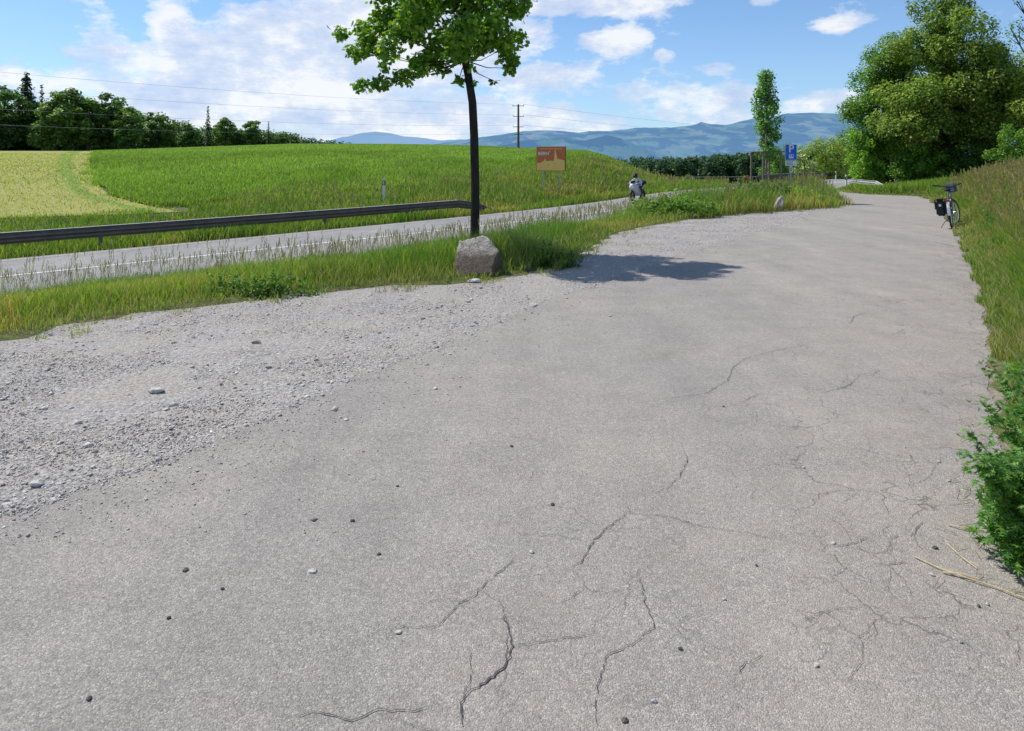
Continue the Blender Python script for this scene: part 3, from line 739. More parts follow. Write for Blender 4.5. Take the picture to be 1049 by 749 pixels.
def make_tree(name, x, y, z, blobs, trunk, tr, per, size, cols, tpl, label, cat, group=None, bark='bark2', lr=.05, frac=.4, up=.7, every=1, wts=None, squash=.8, mat='leaf', rotz=0):
    t = empty(name, (x, y, z), rotz, label, cat, group)
    limb_mesh(trunk, tr, blobs, None, lr, frac, every=every).build('trunk', M[bark], t, smooth=True)
    V, F, Cc = blob_leaves(blobs, per, size, cols, tpl, up, wts, squash)
    link('crown', np_mesh('crown', V, F, Cc), M[mat], t)
    return t

def env_blobs(env, n, r0, r1, fill=.25):
    """sub-blobs near the surface of a union of ellipsoids (cx,cy,cz,rx,ry,rz)"""
    out = []; vol = np.array([e[3] * e[4] * e[5] for e in env]); vol = vol / vol.sum()
    while len(out) < n:
        e = env[rng.choice(len(env), p=vol)]; d = rng.normal(0, 1, 3); d /= np.linalg.norm(d)
        k = rng.uniform(.72, 1.0) if rng.uniform() > fill else rng.uniform(.1, .7)
        p = np.array(e[:3]) + d * np.array(e[3:]) * k
        if any(((p[0] - o[0]) / o[3]) ** 2 + ((p[1] - o[1]) / o[4]) ** 2 + ((p[2] - o[2]) / o[5]) ** 2 < .45 for o in env if o is not e) and rng.uniform() > fill: continue
        if p[2] < .25: continue
        out.append((*p, rng.uniform(r0, r1)))
    return out

# main young tree with an irregular, left-leaning crown; blob list (x, y, z, r) relative to its foot
TX, TY = -.68, 12.9
def tb(px, py, r, dy=0): return ((px - 485.5) / 57., dy, (259 - py) / 57., r)
mb_ = [tb(364, 46, .26, .1), tb(352, 30, .2, -.2), tb(372, 24, .34, .3), tb(384, 45, .3, -.4), tb(398, 12, .42, .5), tb(372, 84, .17, -.2), tb(390, 80, .24, 0), tb(412, 72, .24, .1), tb(432, 66, .2, -.3), tb(430, 52, .3, .5),
       tb(405, 52, .3, -.8), tb(425, 30, .45, -.6), tb(452, 40, .42, 0), tb(470, 52, .3, -.5), tb(448, 58, .22, .7), tb(462, 22, .5, .9), tb(480, 38, .4, -1.0), tb(492, 30, .45, .4),
       tb(508, 30, .4, -.2), tb(520, 40, .26, .4), tb(519, 56, .22, -.1), tb(523, 64, .14, 0), tb(530, 32, .22, .1), tb(528, 6, .36, -.4), tb(470, 77, .13, .05), tb(486, 80, .07, -.1),
       tb(395, -20, .5, .2), tb(425, -10, .6, .9), tb(430, -15, .6, -1.0), tb(465, -10, .6, 0), tb(500, -5, .55, .9), tb(505, -15, .55, -.9), tb(535, -20, .4, .2),
       tb(420, -48, .5, -.3), tb(450, -50, .6, .6), tb(485, -50, .6, -.4), tb(515, -48, .45, .2), tb(452, -78, .4, 0), tb(478, -85, .42, .1), tb(485, -108, .22, 0)]
trunk_ = [(0, 0, -.1), (.01, 0, .4), (.02, 0, 1.2), (.0, 0, 2.2), (-.03, 0, 2.8), (-.10, 0, 3.25), (-.17, .02, 3.6), (-.2, .02, 4.4), (-.12, 0, 5.2), (-.06, 0, 6.0)]
OAKC = [(.07, .15, .02), (.10, .20, .025), (.16, .27, .03), (.25, .34, .035)]
mb0 = mb_; mb_ = [(a, b, c, r * .80) for a, b, c, r in mb0]; mb_ += [(a + rng.normal(0, .2), b + rng.normal(0, .3), c + abs(rng.normal(0, .16)), r * .45) for a, b, c, r in mb0 if a > -2.0]
make_tree('broadleaf_tree', TX, TY, float(height(TX, TY)), mb_, trunk_, [.10, .085, .08, .077, .075, .072, .075, .055, .035, .012], 3300, .105, OAKC, OAK,
          'young broadleaf tree with dark slim trunk behind the boulder', 'tree', bark='bark', lr=.014, frac=.60, every=3, up=.4, wts=[.3, .38, .2, .12])

# columnar young tree inside the stakes
cb = []
for k in range(60):
    t = (k + .5) / 60; w = .52 * math.sin(PI * min(1, .12 + t * .86)) ** .6 * (1 - .25 * t); a = rng.uniform(0, 2 * PI)
    cb.append((math.cos(a) * w * rng.uniform(.3, .95) + .06 * math.sin(t * 6), math.sin(a) * w * .8, 1.95 + t * 3.45, rng.uniform(.2, .32)))
cz = float(height(10.62, 30))
make_tree('columnar_tree', 10.62, 30, cz, [(a, b, c - cz * 0, r) for a, b, c, r in cb], [(0, 0, -.1), (.02, 0, 1), (0, 0, 2.2), (.03, 0, 4), (0, 0, 5.4)], [.05, .045, .04, .03, .01], 1300, .12,
          [(.09, .18, .05), (.12, .23, .06), (.16, .28, .09)], RHOMB, 'slim columnar young tree growing inside the wooden stake frame', 'tree', bark='wood', lr=.012, frac=.3, every=2, up=.4)
f = empty('tree_support_frame', (10.62, 30, cz), .25, 'four wooden stakes joined by top rails around the columnar tree', 'tree support')
for sx, sy in ((-1, -1), (1, -1), (1, 1), (-1, 1)):
    MB().tube([(sx * .43, sy * .43, -.1), (sx * .42, sy * .42, 2.02)], .04, 10).build('stake', M['wood'], f, smooth=True)
for a, b in (((-1, -1), (1, -1)), ((1, 1), (-1, 1))):
    MB().box(((a[0] + b[0]) * .21, a[1] * .42 - .055 * np.sign(-a[1]) * -1, 2.03), (1.02, .035, .10)).build('top_rail', M['wood'], f)
for sx in (-1, 1):
    MB().box((sx * .42, 0, 2.11), (.10, 1.02, .035)).build('top_rail', M['wood'], f)

# --- trees and shrubs on the right
def shrub(name, px, D, wpx, top, label, cols, per=900, size=.15, nb=26, base=None, cat='shrub', group=None, depth=None, seedr=(.45, .8), tpl=RHOMB, low=0.0, up=.6):
    X = (px - 524.5) / 735 * D; z0 = float(height(X, D)) if base is None else base
    H = 1.6 + (168 - top) / 735 * D - z0; R = wpx / 2 / 735 * D; dp = depth or R * .8
    env = [(0, 0, H * .5 + low * .5, R, dp, H * .5), (R * .35, 0, H * .35, R * .7, dp, H * .38), (-R * .4, .2, H * .33, R * .6, dp, H * .36)]
    bl = env_blobs(env, nb, *[q * max(.5, R / 2.2) for q in seedr])
    return make_tree(name, X, D, z0, bl, [(0, 0, -.1), (.05, 0, H * .3), (0, .05, H * .7)], [.09, .07, .03], per, size, cols, tpl, label, cat, group, lr=.03, frac=.1, up=up, every=2)
G1 = [(.065, .135, .022), (.09, .18, .026), (.13, .24, .035)]
G2 = [(.10, .20, .025), (.15, .28, .035), (.21, .34, .05)]
G3 = [(.13, .19, .03), (.19, .26, .045), (.24, .30, .06)]
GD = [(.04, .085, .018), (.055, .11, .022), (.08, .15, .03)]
def bigtree(px, D, env, nb, r0, r1, per, size, cols, label, tr, cat='tree', name='broadleaf_tree', group=None, tpl=RHOMB, top=8):
    X = (px - 524.5) / 735 * D; z0 = float(height(X, D)); k = D / 735
    E_ = [((ex - px) * k, dy, 1.6 + (168 - ey) * k - z0, rx * k, ry * k, rz * k) for ex, ey, dy, rx, ry, rz in env]
    bl = env_blobs(E_, nb, r0, r1, .35)
    return make_tree(name, X, D, z0, bl, [(0, 0, -.2), (.1, 0, 1.5), (-.05, .1, 3.2), (.15, 0, 5.5), (.1, 0, top)], [tr, tr * .85, tr * .75, tr * .5, tr * .15], per, size, cols, tpl, label, cat, group, lr=.07, frac=.25, every=2)
bigtree(974, 45, [(960, 88, 0, 62, 62, 62), (972, 40, .5, 42, 50, 44), (990, 95, 0, 60, 55, 55), (948, 118, -.6, 60, 50, 36), (985, 18, 0, 24, 30, 22)], 170, .55, 1.2, 560, .18,
        [(.07, .125, .025), (.115, .18, .035), (.165, .235, .045), (.23, .28, .06)], 'tallest dark green leafy tree behind the bicycle', .30, top=10)
bigtree(908, 47.5, [(908, 85, 0, 24, 34, 45), (897, 120, 0, 26, 30, 40), (915, 60, 0, 20, 25, 22)], 90, .5, .85, 560, .16, G1, 'bluish green tree forming the left flank of the big tree', .16, top=6)
bigtree(1062, 42, [(1060, 95, 0, 48, 50, 50), (1040, 125, 0, 35, 40, 35)], 80, .5, .9, 560, .17, G3, 'yellowish green tree at the right edge beside the tall tree', .2, top=6)
bigtree(1085, 34, [(1075, 25, 0, 48, 40, 45), (1045, 20, 0, 22, 30, 26)], 60, .25, .45, 150, .12, G1, 'sparse feathery tree reaching in at the top right corner', .14, top=7)
shrub('leafy_shrub', 886, 47.3, 42, 118, 'bright green bush beside the white post, left of the yield sign', G2, nb=40)
shrub('leafy_shrub', 914, 47.5, 50, 128, 'bright green bush directly behind the yield sign', G2, nb=44)
shrub('leafy_shrub', 946, 45, 56, 140, 'mid green bush in front of the tall tree trunk left side', G1, nb=40)
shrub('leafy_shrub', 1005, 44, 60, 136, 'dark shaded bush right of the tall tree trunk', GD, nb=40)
shrub('leafy_shrub', 1042, 38, 50, 128, 'mid green bush behind the brown bank grass at right edge', G1, nb=36)
shrub('leafy_shrub', 932, 51, 70, 126, 'tall green thicket between the yield sign and the tall tree', G1, nb=60)
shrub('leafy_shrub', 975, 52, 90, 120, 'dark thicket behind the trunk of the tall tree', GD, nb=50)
# beyond the main road
shrub('roadside_bush', 846, 84, 50, 139, 'large yellow-green bush beyond the far guardrail', G3, nb=46, size=.22, per=260)
shrub('roadside_bush', 868, 96, 40, 128, 'dark green bush where the main road disappears', G1, nb=40, size=.22, per=260)
shrub('roadside_bush', 824, 78, 26, 150, 'whitish flowering bush behind the parking sign', [(.12, .17, .05), (.17, .23, .08), (.42, .44, .34)], nb=30, size=.2, per=300)
shrub('roadside_bush', 797, 74, 34, 146, 'dark green bush behind the staked columnar tree', G1, nb=36, size=.2, per=300)
shrub('roadside_bush', 762, 90, 20, 181, 'low reddish brown bush left of the wooden stakes', [(.14, .09, .05), (.18, .13, .07)], nb=14, size=.2, per=260)
shrub('roadside_bush', 704, 150, 14, 178, 'small round dark bush in the valley field', GD, nb=10, size=.3, per=120)

# --- wood along the left skyline
def spruce_mesh(H, R, n, seed, size=.42):
    P = []; Nn = []; Cc = []
    lv = int(H / .42)
    for i in range(lv):
        t = (i + .5) / lv; z = H * (.06 + .94 * t); r = R * (1 - t) ** .85 * (1 + .25 * math.sin(i * 2.3 + seed)) + .08
        k = max(3, int(n / lv * (1 - t) * 1.9) + 3)
        for _ in range(k):
            a = rng.uniform(0, 2 * PI); br = int(a / (2 * PI) * 7); q = r * (.25 + .75 * rng.uniform() ** .5) * (1 if (br + i) % 3 else .72)
            P.append((math.cos(a) * q, math.sin(a) * q, z - q * .28 + rng.normal(0, .08))); Nn.append((math.cos(a) * .7, math.sin(a) * .7, .8)); Cc.append(rng.uniform(.7, 1.25))
    P = np.array(P); Cc = np.array(Cc)[:, None] * np.array([(.03, .062, .032)])
    return np_mesh('spruce_crown', *scatter(WIDE, P, np.array(Nn) + rng.normal(0, .3, P.shape), np.full(len(P), size) * rng.uniform(.6, 1.2, len(P)), Cc))
BL = [[(.055, .105, .03), (.075, .14, .035), (.10, .18, .045)], [(.08, .15, .032), (.11, .19, .04), (.15, .235, .055)]]
def broad_mesh(H, R, cols, pointy=False):
    env = [(0, 0, H * .52, R, R, H * .40), (R * .2, 0, H * .78, R * (.4 if pointy else .62), R * .5, H * .22), (-R * .3, 0, H * .35, R * .9, R * .8, H * .3)]
    bl = env_blobs(env, 60, .5, .95, .3)
    return np_mesh('broad_crown', *blob_leaves(bl, 210, .34, cols, WIDE)), bl
protoB = [(broad_mesh(10, 3.0, BL[0])), (broad_mesh(10, 2.6, BL[1])), (broad_mesh(10, 3.2, BL[0], True)), (broad_mesh(10, 2.9, BL[1], True))]
trB = [limb_mesh([(0, 0, -1), (0, 0, 3), (.1, 0, 8.6)], [.22, .17, .05], b[1], None, .07, .3, every=4).build('tmp', M['bark2']).data for b in protoB]
protoS = [spruce_mesh(12, 3.0, 4200, 1), spruce_mesh(12, 1.3, 900, 2, .34)]
trS = MB().tube([(0, 0, -1), (0, 0, 11.8)], [.2, .03], 8).build('tmp', M['bark2']).data
for o in [o for o in C.objects if o.name.startswith('tmp')]: bpy.data.objects.remove(o)
for m_ in [b[0] for b in protoB] + protoS: m_.materials.append(M['leaf'])
def wood_tree(kind, px, top, D, label, rot, name, cat='tree', sx=1.0):
    X = (px - 524.5) / 735 * D; z0 = float(height(X, D)) - .2; H = 1.6 + (168 - top) / 735 * D - z0
    if kind[0] == 'b': k = int(kind[1]); cm, tm, h0 = protoB[k][0], trB[k], 9.9
    else: k = int(kind[1]); cm, tm, h0 = protoS[k], trS, 12.0
    t = empty(name, (X, D, z0), rot, label, cat, 'trees of the wood on the left skyline'); s_ = H / h0; t.scale = (s_ * sx, s_ * sx, s_)
    link('trunk', tm, None, t); link('crown', cm, None, t); return t
LT = [('b0', -28, 92, 112, 'dark leafy tree cut by the left edge of the photo'), ('b2', 4, 84, 118, 'tall dark leafy tree at the far left of the wood'),
      ('s0', 27, 73, 122, 'darkest broad spruce with the highest tip in the wood'), ('s1', 43, 86, 130, 'thin spruce tip just right of the broad dark spruce'),
      ('b1', 57, 99, 118, 'bright green leafy tree beside the thin spruce'), ('b3', 72, 90, 120, 'pointed green tree right of the bright leafy tree'),
      ('b1', 90, 98, 122, 'green tree with broken top in the middle of the wood'), ('b0', 114, 94, 124, 'tall dark round tree with tufted top, wood centre'),
      ('b3', 131, 109, 122, 'lower green tree at the shoulder of the tall dark tree'), ('b2', 153, 113, 132, 'round-topped tree standing apart from the tall dark one'),
      ('b1', 172, 124, 134, 'low leafy tree right of the round-topped tree'), ('b0', 193, 126, 140, 'low dark tree left of the slim solitary spruce'),
      ('s1', 213, 108, 150, 'slim spruce rising alone above the low trees'), ('b3', 231, 120, 152, 'pointed tree right of the slim solitary spruce'),
      ('b0', 243, 131, 154, 'small dark tree between the pointed and the broad tree'), ('b1', 258, 121, 156, 'broad tree near the low right end of the wood'),
      ('s1', 275, 124, 165, 'faint pale spruce at the right end of the wood'), ('b2', 287, 136, 166, 'last low tree at the right end of the wood')]
for i, (k, px, top, D, lab) in enumerate(LT):
    wood_tree(k, px, top, D, lab, i * 1.7, 'spruce' if k[0] == 's' else 'wood_tree', sx=1.25 if k[0] == 'b' else 1.0)
# undergrowth closing the wood edge, and the distant woods: masses
def wood_mass(pts, size, cols, per):
    bl = []
    for (X, Y, z0, H, R) in pts:
        for k in range(5): bl.append((X + rng.normal(0, R * .35), Y + rng.normal(0, R * .3), z0 + H * rng.uniform(.15, .85), R * rng.uniform(.5, .8) * (1.1 - .3 * k / 5)))
        bl.append((X, Y, z0 + H - R * .4, R * .5))
    return blob_leaves(bl, per, size, cols, WIDE, squash=1.1)
pts = []
for px in np.arange(-120, 300, 5.5):
    D = 116 + max(0, px) * .2 + rng.uniform(-3, 6); X = (px - 524.5) / 735 * D; z0 = float(height(X, D))
    top = np.interp(px, [-120, 0, 50, 130, 170, 240, 300], [96, 100, 106, 108, 124, 131, 141]) + rng.uniform(-3, 5)
    pts.append((X, D + 6, z0 - 1.2, 1.6 + (168 - top) / 735 * D - z0 + 1.2, 1.9)); pts.append((X, D + 3, z0 - 1.5, 5, 2.0))
stuff('wood_undergrowth', wood_mass(pts, .42, [(.05, .095, .025), (.07, .125, .03), (.10, .16, .04)], 60), M['leaf'], 'dark bushes filling the wood edge behind the field', 'bushes')
pts = []
for px in np.arange(285, 365, 2.2):
    D = 290 + rng.uniform(-10, 20); X = (px - 524.5) / 735 * D; top = np.interp(px, [285, 330, 365], [139, 144, 148]) + rng.uniform(-1.5, 2)
    pts.append((X, D, -5, 1.6 + (168 - top) / 735 * D + 5, 2.6))
stuff('distant_wood', wood_mass(pts, .8, [(.04, .075, .04), (.055, .10, .045)], 20), M['leaf'], 'far low line of trees right of the left wood', 'wood')
pts = []
for px in np.arange(628, 905, 2.3):
    for r_ in range(3):
        D = 385 + r_ * 22 + rng.uniform(-8, 8); X = (px - 524.5) / 735 * D; z0 = 1.6 - .0295 * D - .5
        top = np.interp(px, [628, 650, 700, 760, 905], [166, 163.5, 162.5, 158, 150]) + rng.uniform(-3.5, 4) + (2 - r_) * 1.2
        pts.append((X, D, z0, 1.6 + (168 - top) / 735 * D - z0, rng.uniform(1.8, 3.4)))
stuff('valley_wood', wood_mass(pts, 1.1, [(.028, .06, .035), (.04, .085, .04), (.06, .11, .05)], 16), M['leaf'], 'dark wood in the valley behind the motorcyclist and staked tree', 'wood')

# --- lush dark clumps on the island
def herb(cx, cy, rx, ry, H, n, cols, size=.09, name='nettle_patch', label='', cat='weeds'):
    """many separate upright leafy stems, uneven in height"""
    ns = max(8, n // 26); a = rng.uniform(0, 2 * PI, ns); q = rng.uniform(0, 1, ns) ** .6
    x = cx + np.cos(a) * q * rx; y = cy + np.sin(a) * q * ry; hs = H * rng.uniform(.35, 1.1, ns) * (1 - .5 * q ** 2); lx = rng.normal(0, .16, ns) + np.cos(a) * .15; ly = rng.normal(0, .16, ns)
    zb = height(x, y); X = np.repeat(x, 26); Y = np.repeat(y, 26); t = rng.uniform(.05, 1, ns * 26); Hh = np.repeat(hs, 26); az = rng.uniform(0, 2 * PI, ns * 26); rr = size * .8 * (1.15 - .8 * t)
    P = np.stack([X + np.repeat(lx, 26) * t * Hh + np.cos(az) * rr, Y + np.repeat(ly, 26) * t * Hh + np.sin(az) * rr, np.repeat(zb, 26) + t * Hh], -1)
    sc_ = np.repeat(rng.uniform(.75, 1.2, ns), 26)[:, None]
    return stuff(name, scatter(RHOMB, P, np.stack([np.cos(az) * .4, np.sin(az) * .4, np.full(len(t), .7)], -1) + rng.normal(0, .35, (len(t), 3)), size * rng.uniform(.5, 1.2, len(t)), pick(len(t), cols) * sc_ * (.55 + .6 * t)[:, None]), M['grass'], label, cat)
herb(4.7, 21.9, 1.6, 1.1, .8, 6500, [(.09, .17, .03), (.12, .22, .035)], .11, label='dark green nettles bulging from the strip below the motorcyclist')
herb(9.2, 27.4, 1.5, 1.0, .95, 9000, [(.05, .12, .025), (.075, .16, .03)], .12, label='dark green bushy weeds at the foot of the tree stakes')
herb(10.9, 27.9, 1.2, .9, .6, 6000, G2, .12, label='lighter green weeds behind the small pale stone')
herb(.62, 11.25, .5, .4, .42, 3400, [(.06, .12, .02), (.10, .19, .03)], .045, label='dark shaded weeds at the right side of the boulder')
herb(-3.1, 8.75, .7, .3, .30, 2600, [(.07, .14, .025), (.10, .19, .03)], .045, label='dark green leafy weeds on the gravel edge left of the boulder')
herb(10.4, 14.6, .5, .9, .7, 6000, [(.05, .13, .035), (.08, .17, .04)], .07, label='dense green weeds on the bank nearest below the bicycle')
# small yellow flowers by the junction rail
n = 90; x = rng.uniform(19.6, 22.2, n); y = rng.uniform(38.5, 43, n)
stuff('yellow_flowers', scatter(WIDE, np.stack([x, y, height(x, y) + rng.uniform(.25, .5, n)], -1), rng.normal(0, .3, (n, 3)) + [0, -.4, 1], np.full(n, .045), pick(n, [(.75, .6, .03)])), M['grass'], 'small yellow flowers in the grass below the junction guardrail', 'flowers')

# --- mugwort bushes at the right edge of the lane
def mugwort(x, y, stems, label, H=.8, lean=(-.5, -.1), nleaf=46, scl=.062):
    t = empty('mugwort_plant', (x, y, 0), 0, label, 'weed'); st = MB(); P = []; Nn = []; S = []; Cc = []
    for k in range(stems):
        a = rng.uniform(0, 2 * PI); h = H * rng.uniform(.55, 1.05); lx = lean[0] * h * rng.uniform(.25, .85) + rng.normal(0, .10); ly = lean[1] * h + rng.normal(0, .2)
        b0 = Vector((rng.normal(0, .09), rng.normal(0, .09), 0)); pts = [b0 + Vector((lx * u ** 1.5, ly * u ** 1.5, h * (u - .22 * u * u))) for u in (0, .25, .5, .75, 1)]
        st.tube(pts, [.0045, .004, .003, .0022, .001], 5, False)
        for j in range(nleaf):
            u = .12 + .88 * j / nleaf; i = min(3, int(u * 4)); p = pts[i].lerp(pts[i + 1], u * 4 - i); d = (pts[i + 1] - pts[i]).normalized()
            az = j * 2.4 + rng.normal(0, .3); side = Vector((math.cos(az), math.sin(az), .35)); side -= d * side.dot(d) * .6; side.normalize()
            L_ = scl * (1.35 - .75 * u) * rng.uniform(.8, 1.25)
            for w in range(3):
                q = p + side * L_ * (.2 + .55 * w) + Vector(rng.normal(0, .006, 3)); P.append(q); Nn.append(Vector((0, 0, 1)) + side * .2 + Vector(rng.normal(0, .45, 3))); S.append(L_ * (1.0 - .15 * w))
                Cc.append(np.array([(.045, .12, .025), (.065, .155, .03), (.09, .19, .04), (.12, .22, .05)][rng.integers(4)]) * rng.uniform(.8, 1.2))
    st.build('stem', M['dry_stem'], t)
    link('foliage', np_mesh('foliage', *scatter(MUG, np.array(P), np.array(Nn), np.array(S), np.array(Cc))), M['leaf'], t); return t
M['dry_stem'] = simple('green_stem', (.12, .13, .06), .7)
mugwort(2.14, 2.84, 24, 'bushy dark green weed with cut leaves nearest the camera at lower right', .68, (-.40, -.20), 60, .066)
mugwort(2.60, 3.28, 20, 'upper dark green weed leaning over the lane, tallest tip', .84, (-.34, -.04), 60, .064)
mugwort(2.66, 3.05, 16, 'dark green weed at the right photo edge behind the nearest one', .7, (-.25, -.05), 46, .06)
mugwort(3.35, 4.05, 9, 'dark green weed growing farther up the lane edge', .45, (-.2, 0), 40, .055)
# --- dry stalks lying on the lane
def stalk(pts, r, label, bits=0):
    t = MB().tube(pts, r, 6).build('dry_stalk', M['drystraw']); tag(t, label, 'dry stalk'); return t
M['drystraw'] = simple('dry_straw', (.50, .40, .24), .8, 0, .25)
def on(p, z): return (p[0], p[1], z)
stalk([on((1.626,2.897),.014), on((1.675,2.813),.016), on((1.736,2.741),.02), on((1.810,2.685),.017), on((1.874,2.602),.02)], .0027, 'long pale dry stalk lying across the lane below the nearest weed')
stalk([on((1.674,2.787),.014), on((1.730,2.761),.022), on((1.780,2.735),.015)], .004, 'short brown dry stalk beside the long pale one')
stalk([on((1.920,3.153),.014), on((1.970,3.111),.02), on((2.041,3.103),.014)], .003, 'small pale straw under the left side of the nearest weed')
stalk([on((1.818,3.000),.013), on((1.810,2.889),.018), on((1.824,2.813),.013)], .002, 'thin bent straw above the long pale stalk')
P = []; n = 2600
x = rng.uniform(0, 1, n); k = rng.integers(4, len(LOT_RS) - 40, n)
e = LOT_RS[k] + (LOT_RS[k + 1] - LOT_RS[k]) * x[:, None]; m = (e[:, 1] > 2.2) & (e[:, 1] < 16); e = e[m]; n = len(e)
off = np.abs(rng.normal(0, .28, n)) * rng.choice([1, 1, .4], n); X = e[:, 0] - off * .86; Y = e[:, 1] + off * .5
V, F, Cc = blades(X, Y, np.full(n, .016), rng.uniform(.04, .2, n), np.maximum(.003, Y * .0006), pick(n, [(.36, .30, .19), (.25, .2, .12), (.2, .24, .08)]), .5)
a = np.repeat(rng.uniform(0, 2 * PI, n), 6); hgt = V[:, 2] - .016; V[:, 0] += np.cos(a) * hgt; V[:, 1] += np.sin(a) * hgt; V[:, 2] = .016 + hgt * .12
stuff('straw_litter', (V, F, Cc), M['dry'], 'dry straw bits scattered along the right edge of the lane', 'litter')

# ------------------------------------------------------------------ stones
def rock_mesh(r, seed, sub=3, rough=.25, chop=5):
    bm = bmesh.new(); bmesh.ops.create_icosphere(bm, subdivisions=sub, radius=1)
    rs = random.Random(seed); planes = []
    for _ in range(chop):
        d = Vector((rs.gauss(0, 1), rs.gauss(0, 1), rs.gauss(0, 1))).normalized(); planes.append((d, rs.uniform(.62, .85)))
    for v in bm.verts:
        for d, h in planes:
            k = v.co.dot(d)
            if k > h: v.co -= d * (k - h)
        nn = mnoise.noise(v.co * 1.6 + Vector((seed, 0, 0))) * rough + mnoise.noise(v.co * 5 + Vector((seed, 3, 0))) * rough * .3 + mnoise.noise(v.co * 14) * rough * .1
        v.co *= 1 + nn; v.co = Vector((v.co.x * r[0], v.co.y * r[1], v.co.z * r[2]))
    me = bpy.data.meshes.new('rock'); bm.to_mesh(me); bm.free(); return me
def boulder_mesh():
    """the big stump-like boulder: slanting flat top, overhanging shaded foot"""
    bm = bmesh.new(); bmesh.ops.create_icosphere(bm, subdivisions=5, radius=1)
    cuts = [(Vector((.08, -.62, .78)).normalized(), .20), (Vector((-.95, -.1, .3)).normalized(), .72), (Vector((.9, -.35, .1)).normalized(), .68), (Vector((.2, -.95, -.25)).normalized(), .66), (Vector((.75, .2, .65)).normalized(), .74), (Vector((-.3, .6, .8)).normalized(), .7)]
    for v in bm.verts:
        for d, h in cuts:
            k = v.co.dot(d)
            if k > h: v.co -= d * (k - h) * .97
        nn = mnoise.noise(v.co * 2.1) * .05 + mnoise.noise(v.co * 6) * .045 + mnoise.noise(v.co * 17) * .022 + abs(mnoise.noise(v.co * 3.3 + Vector((5, 1, 2)))) * -.10
        v.co *= 1 + nn; low = max(0, -v.co.z); v.co.x *= 1 - .22 * low; v.co.y *= 1 - .15 * low
        v.co = Vector((v.co.x * .42, v.co.y * .50, v.co.z * .58))
    me = bpy.data.meshes.new('boulder'); bm.to_mesh(me); bm.free(); return me
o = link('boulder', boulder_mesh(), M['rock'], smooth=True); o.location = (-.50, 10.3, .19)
tag(o, 'large grey boulder with slanting flat top below the young tree', 'boulder')
o = link('stone', rock_mesh((.15, .14, .30), 11, 4, .2), M['rockdirt'], smooth=True); o.location = (9.07, 24.35, .22); o.rotation_euler = (.1, .25, .4)
tag(o, 'pale upright stone at the edge of the green island near the stakes', 'stone')
for (g, r, lab, mt) in [((-2.246,6.289), (.045, .035, .025), 'dark lump on the small rubble heap in the gravel', 'rockdirt'), ((-2.366,3.574), (.035, .03, .014), 'flat pale stone near the left end of the asphalt edge', 'pebpale'),
                        ((-2.485,5.026), (.06, .04, .022), 'pale flat stone in the middle of the gravel', 'pebpale'), ((-0.779,2.800), (.02, .014, .01), 'small pale chip on the plain asphalt at lower left', 'pebpale'),
                        ((-0.509,9.719), (.10, .06, .03), 'pale flat stone on the gravel edge in front of the boulder', 'pebpale')]:
    o = link('stone', rock_mesh(r, len(lab), 3, .25), M[mt], smooth=True); o.location = (*g, r[2] * .4 + (.03 if 'heap' in lab else .006)); tag(o, lab, 'stone')
pal = [(0.775,2.619), (0.964,2.275), (0.420,2.123), (1.491,2.385), (0.082,2.940), (1.348,3.008), (1.526,3.757), (1.625,2.774), (2.280,3.831), (2.205,4.027), (-0.386,2.435), (2.213,4.438), (2.190,3.596), (1.718,2.590)]
dar = [(-0.711,3.196), (-0.543,2.925), (-1.083,2.685), (-1.202,2.513), (-1.256,2.134), (-1.277,2.807), (0.968,2.841), (0.552,2.352), (0.189,3.350), (1.386,4.704), (-0.566,3.542), (-0.003,4.041), (1.752,2.970), (1.679,2.579), (0.322,2.049)]
for L_, mt, nm, rr in ((pal, 'pebpale', 'pale pebble lying loose on the asphalt', (.011, .009, .007)), (dar, 'pebdark', 'dark pebble lying loose on the asphalt', (.012, .010, .007))):
    ms = [rock_mesh(rr, s_, 2, .25) for s_ in (3, 8, 15)]
    for i, g in enumerate(L_):
        o = link('pebble', ms[i % 3], M[mt], smooth=True) if i < 3 else link('pebble', ms[i % 3]); o.location = (*g, .011); o.rotation_euler = (0, 0, i * 1.3)
        k = (.5 + .5 * rng.uniform()) * (1 + .12 * g[1] / 3); o.scale = (k, k, k); tag(o, nm, 'pebble', 'pale pebbles on the asphalt' if mt == 'pebpale' else 'dark pebbles on the asphalt')

